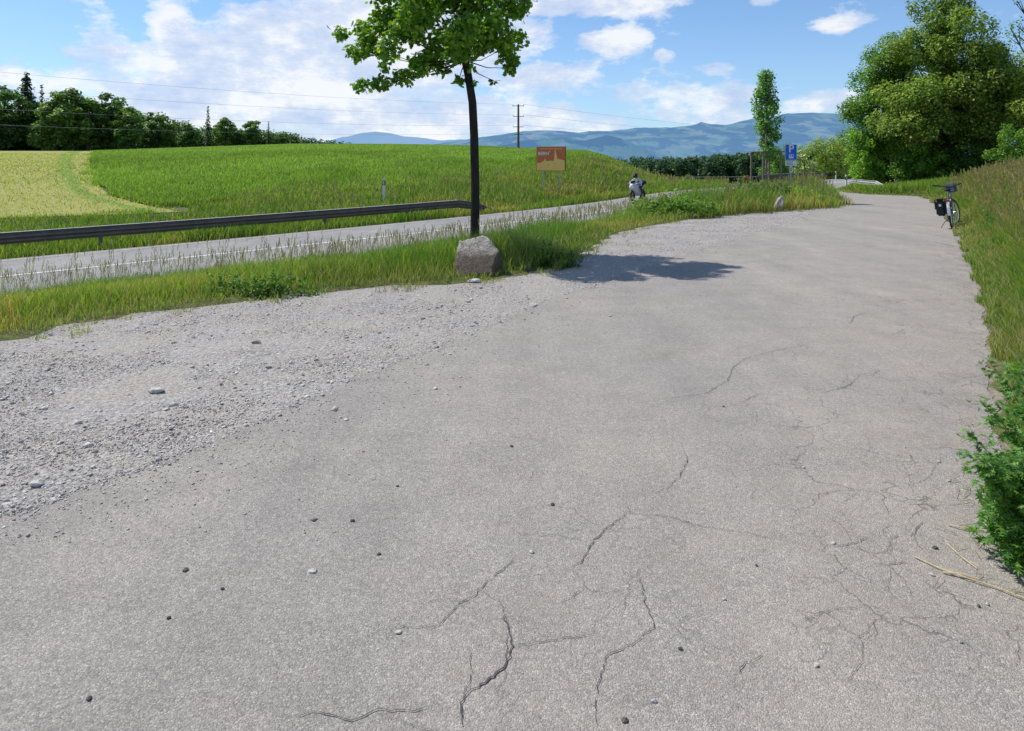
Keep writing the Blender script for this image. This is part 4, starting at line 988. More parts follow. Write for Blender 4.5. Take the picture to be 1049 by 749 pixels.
# loose gravel stones
def gravel_stones(n, q0, q1, d0, d1, smin, smax, pw, spill=.0):
    x, y = sample_polar(n, q0, q1, d0, d1, pw); dg, _ = pdist(x, y, np.array(GAR)); dl, _ = pdist(x, y, LOT_LS)
    m = inpoly(x, y, LOTPOLY) & ((dg > -.02) | ((rng.uniform(0, 1, len(x)) < np.exp(dg / .30) * .30))); m |= (dl > 0) & (dl < .25) & (y < 26) & (rng.uniform(0, 1, len(x)) < .4)
    m &= y < 27; x, y = x[m], y[m]; dg = dg[m]; n = len(x)
    oc = np.array([(1, 0, 0), (-1, 0, 0), (0, 1, 0), (0, -1, 0), (0, 0, 1), (0, 0, -1)], float); of = np.array([(0, 2, 4), (2, 1, 4), (1, 3, 4), (3, 0, 4), (2, 0, 5), (1, 2, 5), (3, 1, 5), (0, 3, 5)])
    S = smin * (smax / smin) ** (rng.uniform(0, 1, n) ** 2.4); S = np.maximum(S, y * .0007)
    V = oc[None] * (S[:, None, None] * rng.uniform(.55, 1.1, (n, 6, 1))) * [1, 1, .62]; V += rng.normal(0, .16, (n, 6, 3)) * S[:, None, None]
    a = rng.uniform(0, 2 * PI, n); ca, sa = np.cos(a)[:, None], np.sin(a)[:, None]; X = V[..., 0] * ca - V[..., 1] * sa; Y = V[..., 0] * sa + V[..., 1] * ca
    zb = np.where(dg > 0, -.004, .009)
    V = np.stack([X + x[:, None], Y + y[:, None], V[..., 2] + (zb + S * .12)[:, None]], -1)
    col = pick(n, [(.25, .24, .23), (.40, .38, .355), (.50, .475, .44), (.55, .525, .49), (.68, .66, .63), (.42, .35, .28)], [.10, .25, .3, .22, .08, .05])
    return V.reshape(-1, 3), ((np.arange(n) * 6)[:, None, None] + of[None]).reshape(-1, 3), np.repeat(col[:, None], 6, 1).reshape(-1, 3)
M['stonebits'], nt = new_mat('gravel_stones'); _a = N(nt, 'ShaderNodeAttribute', attribute_name='col').outputs['Color']
finish(nt, mixc(nt, 1, _a, ramp(nt, noise_(nt, pos(nt), 60, 4, .7), [(.3, .75), (.7, 1.2)]), 'MULTIPLY'), .9, None, 0, .2)
stuff('loose_gravel', join([gravel_stones(230000, -.80, .46, 3.0, 27, .0035, .010, 1.9), gravel_stones(9000, -.80, .3, 3.0, 22, .010, .024, 1.4), gravel_stones(700, -.80, .3, 3.5, 22, .018, .04, 1.2)]), M['stonebits'], 'loose grey and white crushed stones on the gravel bay', 'gravel')

# ------------------------------------------------------------------ guardrails, posts, signs
def sweep(profile, path, name, mat, parent, close=False):
    path = [Vector(p) for p in path]; V = []; m = len(profile)
    for i, p in enumerate(path):
        d = (path[min(i + 1, len(path) - 1)] - path[max(i - 1, 0)]); d.z = 0; d.normalize(); s_ = Vector((-d.y, d.x, 0))
        for (o, z) in profile: V.append(p + s_ * o + Vector((0, 0, z)))
    F = [(i * m + j, i * m + (j + 1) % m, (i + 1) * m + (j + 1) % m, (i + 1) * m + j) for i in range(len(path) - 1) for j in range(m)]
    F += [tuple(range(m))[::-1], tuple((len(path) - 1) * m + j for j in range(m))]
    mb = MB(); mb.add(V, F); return mb.build(name, mat, parent)
def wprof(h, sgn=1):
    """W-beam, outer face towards -offset when sgn=1"""
    zz = [0, .03, .08, .12, .155, .19, .23, .28, .33]; oo = [0, 0, -.08, -.08, -.015, -.08, -.08, 0, .03]
    a = [(sgn * o, h - .31 + z) for o, z in zip(oo, zz)]; b = [(sgn * (o + .012), z) for (o, z) in zip(oo, [q[1] for q in a])][::-1]
    return a + b
def offset_path(P, off, keepf, zlift=0):
    d = np.gradient(P[:, :2], axis=0); d /= np.linalg.norm(d, axis=1)[:, None]
    return [(p[0] - dd[1] * off, p[1] + dd[0] * off, p[2] + zlift) for p, dd in zip(P, d) if keepf(p)]
def rail(path, h, label, mat, sgn, term=None, pst=3.8, postoff=.09):
    t = empty('guardrail', path[0], 0, label, 'guardrail'); b0 = Vector(path[0])
    loc = [Vector(p) - b0 for p in path]
    full = loc + ([Vector(q) - b0 for q in term] if term else [])
    sweep(wprof(h, sgn), full, 'beam', mat, t)
    sweep([(-.05 * sgn, h + .021), (-.05 * sgn, h + .033), (.05 * sgn, h + .033), (.05 * sgn, h + .021)][::(1 if sgn > 0 else -1)], full, 'painted_sunlit_edge', M['rail_sunlit'], t)  # added cap strip, coloured pale to imitate sun catching the beam's top
    acc = 0; last = None
    for i in range(len(loc) - 1):
        a, b = loc[i], loc[i + 1]; Ln = (b - a).length; u = (b - a).normalized(); s_ = Vector((-u.y, u.x, 0))
        while acc < Ln:
            p = a + u * acc + s_ * postoff * sgn
            MB().box(p + Vector((0, 0, h / 2 - .25)), (.10, .06, h + .42)).build('post', mat, t); acc += pst
        acc -= Ln
    return t
pth = offset_path(ROADF, 4.45, lambda p: p[0] < .9 and p[0] > -46)
e = Vector(pth[-1]); d = (Vector(pth[-1]) - Vector(pth[-2])).normalized()
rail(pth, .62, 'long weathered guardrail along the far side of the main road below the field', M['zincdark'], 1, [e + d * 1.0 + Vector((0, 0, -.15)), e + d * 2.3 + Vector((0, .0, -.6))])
pth = offset_path(ROADF, 4.45, lambda p: 55 < p[1] < 100)
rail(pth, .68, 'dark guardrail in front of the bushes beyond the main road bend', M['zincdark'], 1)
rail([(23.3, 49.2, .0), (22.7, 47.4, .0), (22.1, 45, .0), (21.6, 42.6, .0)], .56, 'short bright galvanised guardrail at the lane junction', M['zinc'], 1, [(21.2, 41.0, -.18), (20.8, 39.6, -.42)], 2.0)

def delineator(x, y, h, label, rotz=0):
    z = float(height(x, y)); t = empty('delineator_post', (x, y, z), rotz, label, 'marker post')
    MB().box((0, 0, h / 2 - .1), (.12, .09, h + .2), taper=.85).build('post', M['white'], t, bevel=.012)
    MB().box((0, 0, h - .24), (.125, .095, .22)).build('black_band', M['black'], t)
    MB().box((0, -.05, h - .24), (.05, .008, .16)).build('reflector', M['signwhite'], t); return t
delineator(-6.05, 33.9, 1.18, 'white and black marker post behind the long guardrail')
delineator(22.45, 48.2, .98, 'white marker post at the left end of the bright junction guardrail')
delineator(33.4, 74.0, .95, 'small white marker post in front of the yellow-green bush')

def text_mesh(txt, size):
    cu = bpy.data.curves.new('txt', 'FONT'); cu.body = txt; cu.size = size; cu.extrude = .002; cu.offset = size * .02; cu.align_x = 'CENTER'; cu.align_y = 'CENTER'
    ob = bpy.data.objects.new('txt', cu); C.objects.link(ob); dg = bpy.context.evaluated_depsgraph_get(); dg.update()
    me = bpy.data.meshes.new_from_object(ob.evaluated_get(dg)); bpy.data.objects.remove(ob); me.transform(Matrix.Rotation(PI / 2, 4, 'X')); return me
def put_text(txt, size, loc, mat, parent, name='lettering', sx=1):
    me = text_mesh(txt, size); me.materials.clear(); me.materials.append(mat)
    o = link(name, me, None, parent); o.location = loc; o.scale = (sx, 1, 1); return o

# parking sign
sx_, sy_ = 11.66, 30.0; sz_ = float(height(sx_, sy_))
t = empty('parking_sign', (sx_, sy_, sz_), .05, 'blue parking sign with white plate below on a grey pole', 'road sign'); b = -sz_
MB().tube([(0, .03, -.3), (0, .03, 2.42 + b)], .03, 12).build('pole', M['zinc'], t, smooth=True)
zt = 2.42 + b
MB().box((0, -.01, zt - .33), (.50, .02, .66)).build('sign_border', M['signwhite'], t, bevel=.006)
MB().box((0, -.024, zt - .33), (.465, .008, .625)).build('sign_panel', M['blue'], t)
put_text('P', .44, (0, -.031, zt - .20), M['signwhite'], t)
pic = MB(); pic.box((0, -.031, zt - .50), (.20, .006, .17)); pic.build('pictogram', M['signwhite'], t)
MB().box((-.035, -.036, zt - .47), (.07, .004, .05)).build('pictogram_window', M['blue'], t); MB().box((.055, -.036, zt - .475), (.04, .004, .10)).build('pictogram_door', M['blue'], t)
MB().box((0, -.012, zt - .79), (.50, .02, .22)).build('lower_plate', M['signwhite'], t, bevel=.004)
lp = MB()
for dz in (.05, -.0, -.05): lp.box((-.06, -.024, zt - .79 + dz), (.28, .004, .014))
lp.build('plate_print', M['zincdark'], t)
MB().box((0, -.012, zt - 1.05), (.12, .015, .26)).build('number_plate', M['signwhite'], t)
MB().box((0, -.022, zt - 1.05), (.035, .004, .17)).build('number_print', M['zincdark'], t)

# yield sign seen from behind
yx, yy = 25.9, 50.5; yz = float(height(yx, yy)); t = empty('yield_sign', (yx, yy, yz), .15, 'grey back of a triangular yield sign on a thin pole by the bushes', 'road sign')
MB().tube([(0, 0, -.3), (0, 0, 2.0 - yz)], .032, 10).build('pole', M['zinc'], t, smooth=True)
zt = 2.2 - yz
MB().prism([(-.34, zt), (.34, zt), (.02, zt - .58), (-.02, zt - .58)], -.045, -.03).build('sign_panel', M['zinc'], t)
MB().prism([(-.38, zt + .03), (.38, zt + .03), (.03, zt - .64), (-.03, zt - .64)], -.03, -.02).build('rim', M['zincdark'], t)

# tourist board
bx, by = 2.2, 40.6; bz = float(height(bx, by)); t = empty('tourist_board', (bx, by, bz), math.radians(-16), 'brown and yellow BERN tourist board with city skyline on two legs', 'sign board')
W2, z0, z1 = .83, 1.20 - bz, 2.60 - bz
for s_ in (-.45, .5): MB().box((s_, .05, (z0 + .2 - .4) / 2), (.06, .06, z0 + .6)).build('leg', M['zinc'], t)
MB().box((0, .045, (z0 + z1) / 2), (2 * W2, .15, z1 - z0)).build('board', M['brown'], t)
MB().prism([(W2 + .002, z0), (W2 + .012, z0), (W2 + .012, z1), (W2 + .002, z1)], -.02, .119).build('side_panel', M['black'], t)
MB().box((0, -.036, z1 - .012), (2 * W2, .012, .024)).build('trim', M['signwhite'], t)
h = z1 - z0; sk = [(-1, 0), (1, 0), (1, .42), (.86, .43), (.80, .45), (.62, .46), (.56, .50), (.50, .47), (.46, .50), (.44, .62), (.41, .64), (.36, .78), (.31, .92), (.28, .80), (.27, .62), (.24, .48), (.23, .40), (.05, .40), (.0, .42), (-.06, .40), (-.10, .42), (-.16, .39), (-.36, .40), (-.38, .48), (-.41, .52), (-.44, .47), (-.46, .40), (-.60, .38), (-.66, .33), (-.84, .31), (-1, .33)]
MB().prism([(a * (W2 - .03), z0 + .03 + c * (h - .04)) for a, c in sk], -.040, -.031).build('skyline', M['yellow'], t)
MB().box((-.15, -.043, z0 + .26 * h), (.025, .004, .13)).build('skyline_mark', M['brown'], t)
put_text('BERN', .26, (-.42, -.034, z0 + .70 * h), M['signwhite'], t)
put_text("'", .26, (-.06, -.034, z0 + .72 * h), M['signwhite'], t)
put_text('Historische Altstadt Welterbe', .105, (0, -.034, z0 + .90 * h), M['yellow'], t)

# utility pole and wires
ux, uy = 1.15, 130.0; uz = float(height(ux, uy)); t = empty('utility_pole', (ux, uy, uz), 0, 'grey wooden utility pole with cross arms behind the green field', 'utility pole')
MB().tube([(0, 0, -.5), (0, 0, 12.4 - uz)], [.24, .17], 10).build('pole', M['poleold'], t, smooth=True)
arms = [12.1, 10.2, 8.3, 6.9]
for i, a in enumerate(arms):
    MB().box((0, -.2, a - uz), (2.2 - .2 * i, .10, .10)).build('cross_arm', M['poleold'], t)
    for s_ in (-1, 1): MB().tube([(s_ * .95, -.2, a - uz + .05), (s_ * .95, -.2, a - uz + .28)], [.05, .04], 8).build('insulator', M['signwhite'], t)
names = ['top', 'second', 'third', 'lowest']
for i, a in enumerate(arms):
    for side, (ex, ey, ez) in (('left', (-60, 52, [10.4, 8.8, 7.0, 5.5][i])), ('right', (133, 262, [13.6, 12.4, 11.4, 10.4][i]))):
        if side == 'right' and i == 3: continue
        p0 = Vector((ux + (-.95 if side == 'left' else .95), uy - .2, a + .3)); p1 = Vector((ex, ey, ez)); sag = .9 if side == 'left' else 2.0
        pts = [p0.lerp(p1, k / 24) - Vector((0, 0, sag * 4 * (k / 24) * (1 - k / 24))) for k in range(25)]
        tag(MB().tube(pts, .011 if side == 'left' else .016, 5).build('overhead_wire', M['wire']), names[i] + ' overhead wire running %s from the utility pole' % side, 'wire')
tag(MB().tube([(30, 205, -2.2), (52, 205, -2.15), (74, 205, -2.05)], .07, 5).build('pale_wire', M['zinc']), 'pale wire strung low in front of the valley wood', 'wire')

# ------------------------------------------------------------------ bicycle (x forward, z up)
t = bike = empty('bicycle', (10.80, 17.6, .01), math.radians(90 - 36), 'parked touring bicycle with black side bag at the grass edge', 'bicycle'); bike.rotation_euler = (math.radians(-7), 0, math.radians(55))
R_ = .345
def wheel(parent, loc, steer=0):
    w = MB().torus(R_ - .02, .021, n=44, m=8).build('tyre', M['black'], parent, smooth=True); w.location = loc; w.rotation_euler = (0, 0, steer)
    r = MB().torus(R_ - .05, .012, n=40, m=6).build('rim', M['alloy'], w, smooth=True)
    sp = MB()
    for k in range(28):
        a = 2 * PI * k / 28; sp.tube([(.02 * math.cos(a + .6), (-1) ** k * .03, .02 * math.sin(a + .6)), ((R_ - .055) * math.cos(a), 0, (R_ - .055) * math.sin(a))], .0018, 4, False)
    sp.build('spokes', M['alloy'], w); MB().tube([(0, -.05, 0), (0, .05, 0)], .022, 12).build('hub', M['alloy'], w, smooth=True); return w
wheel(bike, (0, 0, R_)); BB = (.44, 0, .29); wheel(bike, (1.07, 0, R_), math.radians(-20))
fr = MB()
for a, b_, r in (((.44, 0, .29), (.28, 0, .82), .017), ((.31, 0, .74), (.86, 0, .80), .017), ((.44, 0, .29), (.88, 0, .70), .02), ((.85, 0, .86), (.90, 0, .66), .019),
                 ((0, .055, R_), (.42, .03, .29), .010), ((0, -.055, R_), (.42, -.03, .29), .010), ((0, .055, R_), (.30, .02, .76), .009), ((0, -.055, R_), (.30, -.02, .76), .009)): fr.tube([a, b_], r, 8)
fr.build('frame', M['framegrey'], bike, smooth=True)
MB().tube([(.28, 0, .80), (.25, 0, .93)], .013, 8).build('seat_post', M['alloy'], bike, smooth=True)
sd = MB(); sd.ball((.18, 0, .96), (.10, .085, .035)); sd.tube([(.2, 0, .965), (.30, 0, .965), (.40, 0, .955)], [.055, .03, .018], 10); sd.build('saddle', M['black'], bike, smooth=True)
st = math.radians(-16)
fk = MB(); fk.tube([(.90, .0, .68), (.95, .05, .60), (1.06, .055, R_)], .013, 8); fk.tube([(.90, .0, .68), (.95, -.05, .60), (1.06, -.055, R_)], .013, 8); fk.build('fork', M['framegrey'], bike, smooth=True)
MB().tube([(.85, 0, .86), (.83, 0, 1.0)], .015, 8).build('stem', M['black'], bike, smooth=True)
c_, s_ = math.cos(st), math.sin(st)
def hb(f, l, z): return (.85 + f * c_ - l * s_, f * s_ + l * c_, z)
MB().tube([hb(-.12, .31, 1.07), hb(-.02, .24, 1.06), hb(.04, .1, 1.03), hb(.05, 0, 1.02), hb(.04, -.1, 1.03), hb(-.02, -.24, 1.06), hb(-.12, -.31, 1.07)], .012, 8).build('handlebar', M['black'], bike, smooth=True)
for l in (1, -1):
    g = MB().tube([hb(-.14, l * .325, 1.075), hb(-.03, l * .25, 1.062)], .018, 8).build('grip', M['black'], bike, smooth=True)
    MB().tube([hb(.0, l * .2, 1.05), hb(.06, l * .28, 1.02)], .006, 6).build('brake_lever', M['black'], bike)
MB().box(hb(.12, 0, .98), (.15, .24, .22), Matrix.Rotation(st, 3, 'Z'), .92).build('handlebar_bag', M['bagblue'], bike, bevel=.025)
rk = MB()
for l in (.07, -.07):
    rk.tube([(-.26, l, .74), (.22, l, .74)], .006, 6); rk.tube([(0, l * .8, R_), (-.1, l, .74)], .005, 6); rk.tube([(0, l * .8, R_), (.08, l, .74)], .005, 6)
for xx in (-.26, -.1, .06, .22): rk.tube([(xx, -.07, .74), (xx, .07, .74)], .005, 6)
rk.build('luggage_rack', M['black'], bike, smooth=True)
mu = MB(); vs = []; fs = []
for k in range(19):
    a = math.radians(-20 + 190 * k / 18 + 10)
    for o_ in (-.032, .032): vs.append(((R_ + .025) * math.cos(a), o_, R_ + (R_ + .025) * math.sin(a)))
fs = [(2 * i, 2 * i + 1, 2 * i + 3, 2 * i + 2) for i in range(18)]; mu.add(vs, fs); mu.build('mudguard', M['alloy'], bike)
bg = MB().box((-.02, .175, .53), (.36, .20, .38), taper=.9).build('pannier_bag', M['fabric'], bike, bevel=.035)
MB().box((-.02, .175, .735), (.32, .17, .05)).build('bag_flap', M['fabric'], bg, bevel=.02)
MB().box((-.198, .175, .60), (.006, .05, .05)).build('reflector_patch', M['signwhite'], bg)
for xx in (-.08, .08): MB().tube([(xx, .285, .74), (xx, .295, .5)], .008, 6).build('strap', M['black'], bg)
MB().box((-.29, 0, .70), (.03, .09, .05)).build('rear_light', M['red'], bike, bevel=.008)
cr = MB().tube([(.44, -.06, .29), (.44, .06, .29)], .03, 12).build('crank', M['alloy'], bike, smooth=True)
ck = MB(); ck.tube([(.44, -.07, .29), (.52, -.09, .14)], .009, 6); ck.tube([(.44, .07, .29), (.36, .09, .44)], .009, 6); ck.torus(.09, .006, (.44, -.055, .29)); ck.build('crank_arm', M['alloy'], cr)
for q in ((.52, -.14, .14), (.36, .14, .44)): MB().box(q, (.09, .09, .02)).build('pedal', M['black'], cr)
MB().tube([(.30, .05, .28), (.24, .17, .14), (.20, .29, -.035)], .008, 8).build('kickstand', M['black'], bike, smooth=True)
cab = MB(); cab.tube([hb(.03, .2, 1.04), hb(.15, .15, 1.0), (.95, .02, .8)], .003, 5); cab.tube([hb(.03, -.2, 1.04), hb(.15, -.12, 1.0), (.9, -.02, .78)], .003, 5); cab.build('cable', M['black'], bike)

# ------------------------------------------------------------------ motorcycle and rider (x forward)
mx, my = 6.6, 37.7; mz = float(np.interp(my, ROADF[:, 1], ROADF[:, 2])) ; hd = math.atan2(-.766, -.642) + .12
mo = empty('motorcycle', (mx, my, mz - .06), hd, 'white sports motorcycle coming down the main road', 'motorcycle')
for xx, nm in ((.72, 'front_wheel'), (-.70, 'rear_wheel')):
    w = MB().torus(.25, .065, n=32, m=10).build(nm, M['black'], mo, smooth=True); w.location = (xx, 0, .315)
    d = MB().torus(.13, .012, n=24, m=6); d.tube([(0, -.05, 0), (0, .05, 0)], .04, 10)
    for k in range(5): a = 2 * PI * k / 5; d.tube([(0, 0, 0), (.2 * math.cos(a), 0, .2 * math.sin(a))], .014, 5)
    d.build('rim', M['zincdark'], w, smooth=True)
def loft(secs, n=14):
    mb = MB(); vs = []
    for (xx, hw, zl, zh) in secs:
        for j in range(n):
            a = 2 * PI * j / n; ca, sa = math.cos(a), math.sin(a)
            vs.append((xx, hw * math.copysign(abs(ca) ** .75, ca), (zl + zh) / 2 + (zh - zl) / 2 * math.copysign(abs(sa) ** .75, sa)))
    m_ = len(secs); fs = [(i * n + j, i * n + (j + 1) % n, (i + 1) * n + (j + 1) % n, (i + 1) * n + j) for i in range(m_ - 1) for j in range(n)] + [tuple(range(n))[::-1], tuple((m_ - 1) * n + j for j in range(n))]
    return mb.add(vs, fs)
loft([(.90, .03, .72, .84), (.82, .14, .62, .95), (.66, .21, .5, 1.02), (.45, .22, .36, .98), (.2, .19, .26, .80), (-.1, .16, .26, .6), (-.25, .1, .34, .5)]).build('fairing', M['moto'], mo, smooth=True)
loft([(.42, .10, .8, .95), (.25, .16, .72, .99), (.05, .15, .7, .93), (-.1, .08, .7, .80)]).build('fuel_tank', M['moto'], mo, smooth=True)
loft([(-.05, .1, .68, .76), (-.3, .14, .70, .79), (-.55, .12, .76, .88), (-.85, .05, .88, .95)]).build('seat', M['black'], mo, smooth=True)
loft([(-.3, .12, .6, .72), (-.6, .11, .68, .84), (-.92, .04, .86, .93)]).build('tail_fairing', M['moto'], mo, smooth=True)
loft([(-.45, .17, .84, 1.02), (-.62, .2, .86, 1.14), (-.85, .17, .9, 1.1)]).build('tail_bag', M['fabric'], mo, smooth=True)
loft([(.78, .05, .93, .98), (.68, .13, 1.0, 1.12), (.6, .14, 1.02, 1.14)]).build('windscreen', M['visor'], mo, smooth=True)
for s_ in (-1, 1):
    MB().tube([(.50, s_ * .05, .92), (.48, s_ * .2, .93), (.42, s_ * .33, .91)], .014, 8).build('handlebar', M['black'], mo, smooth=True)
    MB().tube([(.60, s_ * .07, .85), (.72, s_ * .09, .315)], .024, 8).build('fork_leg', M['zincdark'], mo, smooth=True)
    m2 = MB().tube([(.66, s_ * .18, 1.0), (.68, s_ * .30, 1.08)], .008, 6).build('mirror', M['black'], mo); MB().ball((.68, s_ * .33, 1.1), (.02, .06, .035)).build('mirror_glass', M['black'], m2, smooth=True)
    MB().ball((.86, s_ * .075, .78), (.03, .055, .04)).build('headlight', M['signwhite'], mo, smooth=True)
MB().tube([(.1, -.16, .3), (-.4, -.18, .34), (-.85, -.19, .48)], [.03, .035, .055], 10).build('exhaust', M['zincdark'], mo, smooth=True)
MB().tube([(-.15, .0, .42), (-.7, .06, .315)], .03, 8).build('swing_arm', M['zincdark'], mo, smooth=True)

def skin_body(name, J, E_, Rd, root=0, sub=2):
    me = bpy.data.meshes.new(name); me.from_pydata(J, E_, []); o = bpy.data.objects.new(name, me); C.objects.link(o)
    md = o.modifiers.new('s', 'SKIN'); sv = me.skin_vertices[0].data
    for i, r in enumerate(Rd): sv[i].radius = (r, r) if not isinstance(r, tuple) else r; sv[i].use_root = (i == root)
    sb = o.modifiers.new('u', 'SUBSURF'); sb.levels = sub; sb.render_levels = sub
    dg = bpy.context.evaluated_depsgraph_get(); dg.update(); m2 = bpy.data.meshes.new_from_object(o.evaluated_get(dg)); bpy.data.objects.remove(o); m2.name = name; m2.shade_smooth(); return m2
J = [(-.25, 0, .86), (-.14, 0, 1.0), (.02, 0, 1.14), (.15, 0, 1.22), (.22, 0, 1.28), (.27, 0, 1.36), (.30, 0, 1.45)]; E_ = [(0, 1), (1, 2), (2, 3), (3, 4), (4, 5), (5, 6)]
Rd = [(.15, .14), (.14, .12), (.17, .13), (.13, .10), .06, .085, .07]
for s_ in (1, -1):
    b = len(J); J += [(.12, s_ * .19, 1.17), (.24, s_ * .34, 1.03), (.40, s_ * .33, .95), (.46, s_ * .33, .935)]; Rd += [.072, .052, .04, (.022, .036)]
    E_ += [(3, b), (b, b + 1), (b + 1, b + 2), (b + 2, b + 3)]
    for k in range(4):
        f = len(J); y_ = s_ * (.30 + .02 * k); J += [(.49, y_, .925), (.475, y_, .885)]; Rd += [.010, .009]; E_ += [(b + 3, f), (f, f + 1)]
    f = len(J); J += [(.46, s_ * .285, .90)]; Rd += [.011]; E_ += [(b + 3, f)]
    b = len(J); J += [(-.20, s_ * .12, .84), (.18, s_ * .27, .74), (-.14, s_ * .22, .40), (-.04, s_ * .22, .34), (.04, s_ * .22, .33)]; Rd += [.10, .068, .045, .045, .03]
    E_ += [(0, b), (b, b + 1), (b + 1, b + 2), (b + 2, b + 3), (b + 3, b + 4)]
bm_ = skin_body('person', J, E_, Rd); 
for k in ('jacket', 'trouser', 'black', 'skin'): bm_.materials.append(M[k])
for p in bm_.polygons:
    c = p.center; p.material_index = 3 if (c.z > 1.33) else (0 if c.x > .44 and c.z < .97 and False else (2 if (c.x > .43 and c.z < .97) or c.z < .44 else (1 if c.z < .80 or (c.z < .9 and abs(c.y) > .14 and c.x > -.2 and c.x < .3 and c.z < .86) else 0)))
rider = link('person', bm_); rider.location = (mx, my, mz - .08); rider.rotation_euler = (0, 0, hd)
tag(rider, 'rider in white suit and black helmet crouched on the motorcycle', 'person')
mo.scale = (.94, .94, .94); rider.scale = (.94, .94, .94)
hm = MB().ball((.30, 0, 1.43), (.155, .125, .145), 20, 14).build('helmet', M['black'], rider, smooth=True)
MB().ball((.375, 0, 1.425), (.09, .105, .055), 16, 10).build('visor', M['visor'], hm, smooth=True)

# ------------------------------------------------------------------ hills
def ridge(name, pxs, pys, D0, D1, zb, mat, amp, nscale, n=260, m=60, seed=0, side=0):
    V = []; px = np.linspace(pxs[0], pxs[-1], n); py = np.interp(px, pxs, pys)
    py = py + np.array([mnoise.noise(Vector((p * .11, seed, 0))) * .8 + mnoise.noise(Vector((p * .35, seed, 4))) * .35 for p in px])
    for j in range(m):
        t = j / (m - 1)
        for i in range(n):
            D = D0 + (D1 - D0) * t; X = (px[i] - 524.5) / 735 * D1 * (.75 + .25 * t); ztop = 1.6 + (168 - py[i]) / 735 * D1
            prof = t ** .75 if t < 1 else 1; z = zb + (ztop - zb) * prof
            z += amp * (mnoise.noise(Vector((X * nscale, D * nscale, seed))) + .5 * mnoise.noise(Vector((X * nscale * 2.7, D * nscale * 2.7, seed)))) * math.sin(PI * t) 
            V.append((X, D, z))
    V += [(v[0], v[1] + 900, -300) for v in V[-n:]]; m += 1
    ii = np.arange(n * m).reshape(m, n); F = np.stack([ii[:-1, :-1], ii[:-1, 1:], ii[1:, 1:], ii[1:, :-1]], -1).reshape(-1, 4)
    tag(link(name, np_mesh(name, V, F), mat, smooth=True), kind='structure')
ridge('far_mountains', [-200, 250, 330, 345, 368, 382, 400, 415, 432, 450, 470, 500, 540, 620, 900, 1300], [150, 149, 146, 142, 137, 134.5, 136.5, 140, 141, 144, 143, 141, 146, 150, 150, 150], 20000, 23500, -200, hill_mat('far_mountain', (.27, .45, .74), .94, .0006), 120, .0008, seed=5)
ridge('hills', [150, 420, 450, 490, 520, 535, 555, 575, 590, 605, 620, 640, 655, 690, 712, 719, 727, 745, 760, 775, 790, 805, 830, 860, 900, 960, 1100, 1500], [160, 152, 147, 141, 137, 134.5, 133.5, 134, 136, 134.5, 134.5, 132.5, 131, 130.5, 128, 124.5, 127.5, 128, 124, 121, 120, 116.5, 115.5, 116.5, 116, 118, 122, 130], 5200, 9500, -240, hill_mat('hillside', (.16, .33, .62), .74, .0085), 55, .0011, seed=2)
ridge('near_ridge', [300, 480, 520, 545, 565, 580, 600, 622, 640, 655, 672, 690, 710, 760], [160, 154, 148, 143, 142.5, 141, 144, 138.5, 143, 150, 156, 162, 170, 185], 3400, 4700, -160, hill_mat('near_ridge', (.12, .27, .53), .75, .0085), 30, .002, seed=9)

# ------------------------------------------------------------------ world, sun, camera
sc = bpy.context.scene
W = bpy.data.worlds.new('World'); sc.world = W; W.use_nodes = True; nt = W.node_tree; nt.nodes.clear()
sun = Vector((-.855 * .57, .52 * .57, .82)).normalized(); SE = math.asin(sun.z)
sky = N(nt, 'ShaderNodeTexSky', sky_type='NISHITA'); sky.sun_disc = False; sky.sun_elevation = SE; sky.sun_rotation = math.atan2(sun.x, sun.y)
sky.air_density = 1.0; sky.dust_density = .6; sky.ozone_density = 1.6; sky.altitude = 600
tc = N(nt, 'ShaderNodeTexCoord').outputs['Generated']
sp = N(nt, 'ShaderNodeSeparateXYZ'); L(nt, tc, sp.inputs[0]); X, Y, Z = sp.outputs
az = math_(nt, 'ARCTAN2', X, Y); el = math_(nt, 'ARCSINE', Z)
cb_ = N(nt, 'ShaderNodeCombineXYZ'); L(nt, az, cb_.inputs[0]); L(nt, math_(nt, 'MULTIPLY', el, 2.0), cb_.inputs[1]); uvv = cb_.outputs[0]
def cang(px, py): a = math.atan((px - 524.5) / 735); return a, math.atan((168 - py) / 735 * math.cos(a))
def blob(px, py, rx, ry, k):
    a0, e0 = cang(px, py); dx = math_(nt, 'MULTIPLY', math_(nt, 'SUBTRACT', az, a0), 735 / rx); dy = math_(nt, 'MULTIPLY', math_(nt, 'SUBTRACT', el, e0), 735 / ry)
    r2 = math_(nt, 'ADD', math_(nt, 'MULTIPLY', dx, dx), math_(nt, 'MULTIPLY', dy, dy)); return math_(nt, 'MULTIPLY', math_(nt, 'EXPONENT', math_(nt, 'MULTIPLY', r2, -1)), k)
BLB = [(340, 55, 120, 50, 1.0), (250, 75, 120, 45, .9), (175, 30, 24, 26, .75), (300, 105, 230, 40, .75), (120, 88, 70, 18, .6), (75, 82, 18, 14, .5), (420, 40, 130, 60, .8), (10, 80, 22, 12, .5),
       (480, 125, 190, 28, .55), (628, 42, 42, 14, .75), (560, 78, 60, 18, .62), (600, 5, 110, 12, .75), (640, 95, 70, 22, .42), (720, 112, 100, 22, .42), (770, 95, 40, 14, .45), (735, 70, 18, 7, .5),
       (862, 24, 32, 8, .62), (845, 105, 60, 16, .4), (680, 57, 14, 10, .42), (905, 45, 24, 8, .3), (778, 2, 16, 8, .5)]
tot = None
for b in BLB:
    v = blob(*b); tot = v if tot is None else math_(nt, 'MAXIMUM', tot, v)
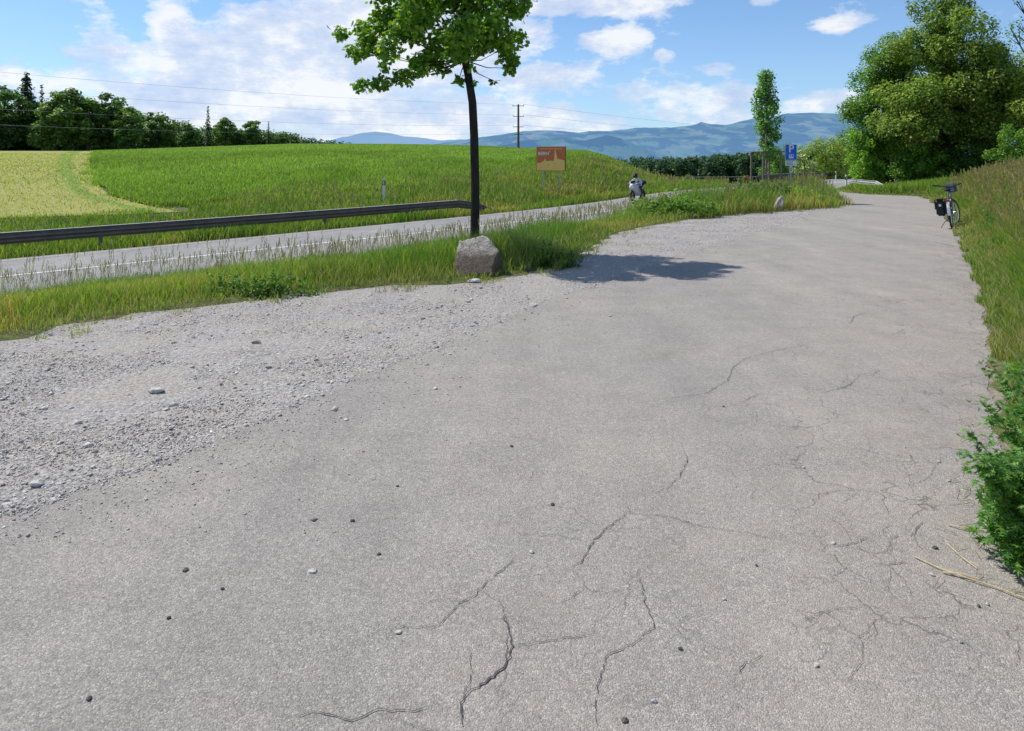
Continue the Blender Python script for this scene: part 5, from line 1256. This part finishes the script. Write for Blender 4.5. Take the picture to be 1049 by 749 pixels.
# scattered clouds over the rest of the sky, out of the photograph's view
rest = math_(nt, 'MULTIPLY', ramp(nt, noise_(nt, tc, 2.2, 3, .5), [(.5, 0), (.7, 1)]), math_(nt, 'MULTIPLY', math_(nt, 'GREATER_THAN', math_(nt, 'ABSOLUTE', az), .8), .7))
tot = math_(nt, 'MAXIMUM', tot, rest)
nz1 = noise_(nt, uvv, 8, 10, .66); nz2 = noise_(nt, uvv, 22, 6, .6)
den = math_(nt, 'ADD', tot, math_(nt, 'MULTIPLY', math_(nt, 'SUBTRACT', math_(nt, 'MULTIPLY_ADD', nz2, .3, math_(nt, 'MULTIPLY', nz1, .7)), .5), 2.1))
den = ramp(nt, den, [(.20, 0), (.32, .62), (.5, 1)])
shade = ramp(nt, noise_(nt, uvv, 9, 8, .65), [(.36, (.55, .67, .93)), (.49, (.76, .83, .98)), (.57, (1.02, 1.03, 1.05))])
cl = mixc(nt, 1, shade, (8.7, 8.7, 8.7), 'MULTIPLY')
tint = mixc(nt, 1, sky.outputs[0], (.86, 1.10, 1.34), 'MULTIPLY')
hz = math_(nt, 'EXPONENT', math_(nt, 'MULTIPLY', math_(nt, 'MAXIMUM', el, 0), -9))
base = mixc(nt, math_(nt, 'MULTIPLY', hz, .55), tint, (4.9, 6.7, 9.2))
colr = mixc(nt, math_(nt, 'MULTIPLY', den, .88), base, cl)
colr = mixc(nt, math_(nt, 'LESS_THAN', Z, -.002), colr, (1.4, 1.9, 1.6))
bgd = N(nt, 'ShaderNodeBackground'); bgd.inputs[1].default_value = .11; L(nt, colr, bgd.inputs[0])
ow = N(nt, 'ShaderNodeOutputWorld'); L(nt, bgd.outputs[0], ow.inputs[0])
ld = bpy.data.lights.new('sun', 'SUN'); ld.energy = 4.9; ld.angle = math.radians(.53); ld.color = (1, .945, .86)
lo = bpy.data.objects.new('sun', ld); C.objects.link(lo); lo.rotation_euler = (-sun).to_track_quat('-Z', 'Y').to_euler()
cam = bpy.data.cameras.new('camera'); co = bpy.data.objects.new('camera', cam); C.objects.link(co); sc.camera = co
co.location = (0, 0, 1.6); co.rotation_euler = (PI / 2, 0, 0); cam.sensor_width = 36; cam.lens = 735 / 1049 * 36
cam.shift_y = -(374.5 - 168) / 1049; cam.clip_start = .05; cam.clip_end = 80000
sc.view_settings.view_transform = 'Standard'; sc.view_settings.look = 'None'; sc.view_settings.exposure = 0
sc.cycles.max_bounces = 8; sc.cycles.transparent_max_bounces = 8
